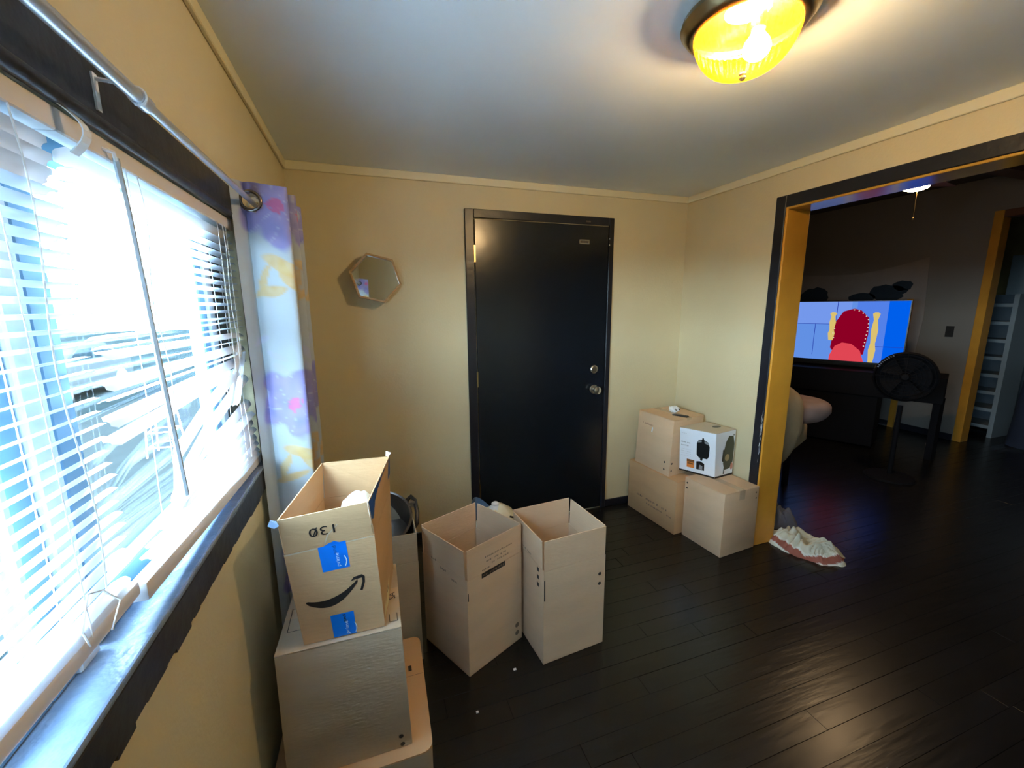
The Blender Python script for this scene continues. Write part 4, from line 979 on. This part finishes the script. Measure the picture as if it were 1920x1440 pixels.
lab.obj('badge_lettering', mat('silver_badge', (.10, .10, .12), .5, .5), fan)
tag(MB().lathe([(0, 0), (.025, 0), (.027, .10), (.024, .11), (0, .11)], (5.35, 2.50, 0), 14).obj('cup', mat('pinkish_cup', (.55, .40, .33), .6)), 'small pinkish cup on the far floor below the television bench leg', 'cup')

# sofa behind the jamb
sf = empty('armchair', (2.85, 2.45, 0), 'cream upholstered armchair just behind the doorway jamb', 'armchair')
M_cream = mat('cream_upholstery', (.46, .36, .22), .85, var=.08, vscale=10, bump=.2, bscale=30); M_tanc = mat('tan_cushion', (.30, .21, .19), .85, var=.1, vscale=10)
def soft(c, r, e=.45, n=28, dz=0):
    def f(u, v):
        a, b = 2*PI*u, PI*(v-.5)
        s = lambda x: math.copysign(abs(x)**e, x)
        X, Y, Z = s(math.cos(b))*s(math.cos(a)), s(math.cos(b))*s(math.sin(a)), s(math.sin(b))
        w = .03*noise.noise(Vector((X*1.5, Y*1.5, Z*1.5+c[0])))
        k = 1-.22*max(0, -Z)
        return (c[0]+r[0]*(X*k+w), c[1]+r[1]*(Y*k+w)+dz*Z, c[2]+r[2]*Z*(1+w))
    return MB().grid(f, n, n//2*1, wrap=True)
soft((2.68, 2.38, .62), (.27, .36, .335), .5).obj('arm', M_cream, sf, smooth=True)
soft((2.95, 2.85, .42), (.5, .55, .20), .4).obj('seat', M_cream, sf, smooth=True)
soft((2.70, 3.05, .65), (.22, .6, .40), .4).obj('backrest', M_cream, sf, smooth=True)
for px, py in ((2.55, 2.25), (3.3, 2.45), (2.6, 3.4), (3.3, 3.4)): MB().tube([(px, py, .0), (px, py, .32)], .025, 8).obj('leg', M_bench, sf)
cush = soft((3.16, 2.33, .700), (.18, .22, .10), .6).obj('throw_cushion', M_tanc, smooth=True); tag(cush, 'dull tan cushion lying beyond the cream armchair arm', 'cushion')

# ------------------------------------------------------------------ outdoors beyond the blinds
GZ = -.90
gr = MB().box(-60, XL-.12, -30, 60, GZ-.2, GZ).obj('ground', mat('pale_dry_ground', (.0088, .0117, .0119), .9, spec=0, var=.35, vscale=.6)); struct(gr)
tag(MB().box(-6.0, -2.6, -6, 30, GZ, GZ+.03).obj('concrete_drive', mat('pale_concrete', (.0125, .0138, .0134), .9, spec=0, var=.1, vscale=2)), 'hazy driveway surface outside beyond the blinds', 'driveway')
car = empty('parked_car', (-8.1, 14.6, GZ), 'pale parked car seen through the blinds outside', 'car')
M_carp = mat('pale_silver_paint', (.026, .029, .030), .6, spec=0); M_carg = mat('car_glass', (.007, .012, .015), .5, spec=0)
prof = [(-2.1, .35), (-2.15, .75), (-1.95, .98), (-1.15, 1.05), (-.55, 1.45), (.85, 1.47), (1.45, 1.08), (2.05, .95), (2.15, .6), (2.1, .32)]
mb = MB(); n = len(prof)
mb.poly([(-8.1-.85, 14.6+a, GZ+b) for a, b in prof]+[(-8.1+.85, 14.6+a, GZ+b) for a, b in prof], [tuple(range(n)), tuple(range(2*n-1, n-1, -1))]+[(k, (k+1) % n, n+(k+1) % n, n+k) for k in range(n)])
mb.bevel(.06, 2).obj('car_body', M_carp, car, smooth=True)
for q in ([(-1.0, 1.08), (-.5, 1.38), (.1, 1.39), (.1, 1.08)], [(.2, 1.08), (.2, 1.39), (.8, 1.39), (1.3, 1.10)]):
    mb = MB(); mb.poly([(-8.1+.853, 14.6+a, GZ+b) for a, b in q]+[(-8.1+.845, 14.6+a, GZ+b) for a, b in q], [(0, 1, 2, 3), (7, 6, 5, 4)]+[(k, (k+1) % 4, 4+(k+1) % 4, 4+k) for k in range(4)]); mb.obj('side_window', M_carg, car)
for a in (-1.35, 1.35):
    for sx_ in (-.80, .72): MB().lathe([(0, 0), (.20, 0), (.31, .01), (.33, .05), (.33, .12), (.31, .16), (0, .17)], (-8.1+sx_, 14.6+a, GZ+.33), 20, 'X').obj('wheel', M_ink, car)
ws = empty('wire_stand', (-3.3, 8.2, GZ+.03), 'white wire garden stand on the drive outside', 'garden stand')
for dx, dy in ((-.2, -.2), (.2, -.2), (.2, .2), (-.2, .2)): MB().tube([(-3.3+dx, 8.2+dy, GZ+.045), (-3.3+dx*.8, 8.2+dy*.8, GZ+.7)], .012, 6).obj('leg', M_cord, ws)
for z in (.2, .45, .7): 
    s = .2-.04*z/.7; MB().tube([(-3.3-s, 8.2-s, GZ+z), (-3.3+s, 8.2-s, GZ+z), (-3.3+s, 8.2+s, GZ+z), (-3.3-s, 8.2+s, GZ+z), (-3.3-s, 8.2-s, GZ+z)], .010, 6).obj('wire_ring', M_cord, ws)
bs = MB(); bmesh.ops.create_icosphere(bs.bm, subdivisions=4, radius=1)
for v in bs.bm.verts: v.co = Vector((v.co.x*.9, v.co.y*1.3, v.co.z*.45))*(1+.25*noise.noise(v.co*4)+.12*noise.noise(v.co*11))+Vector((-7.2, 10.4, GZ+.38))
tag(bs.obj('shrub', mat('dusty_green_leaves', (.005, .009, .0095), .9, spec=0, var=.3, vscale=12), loc=(-7.2, 10.4, GZ)), 'low rounded shrub outside near the parked car', 'shrub')
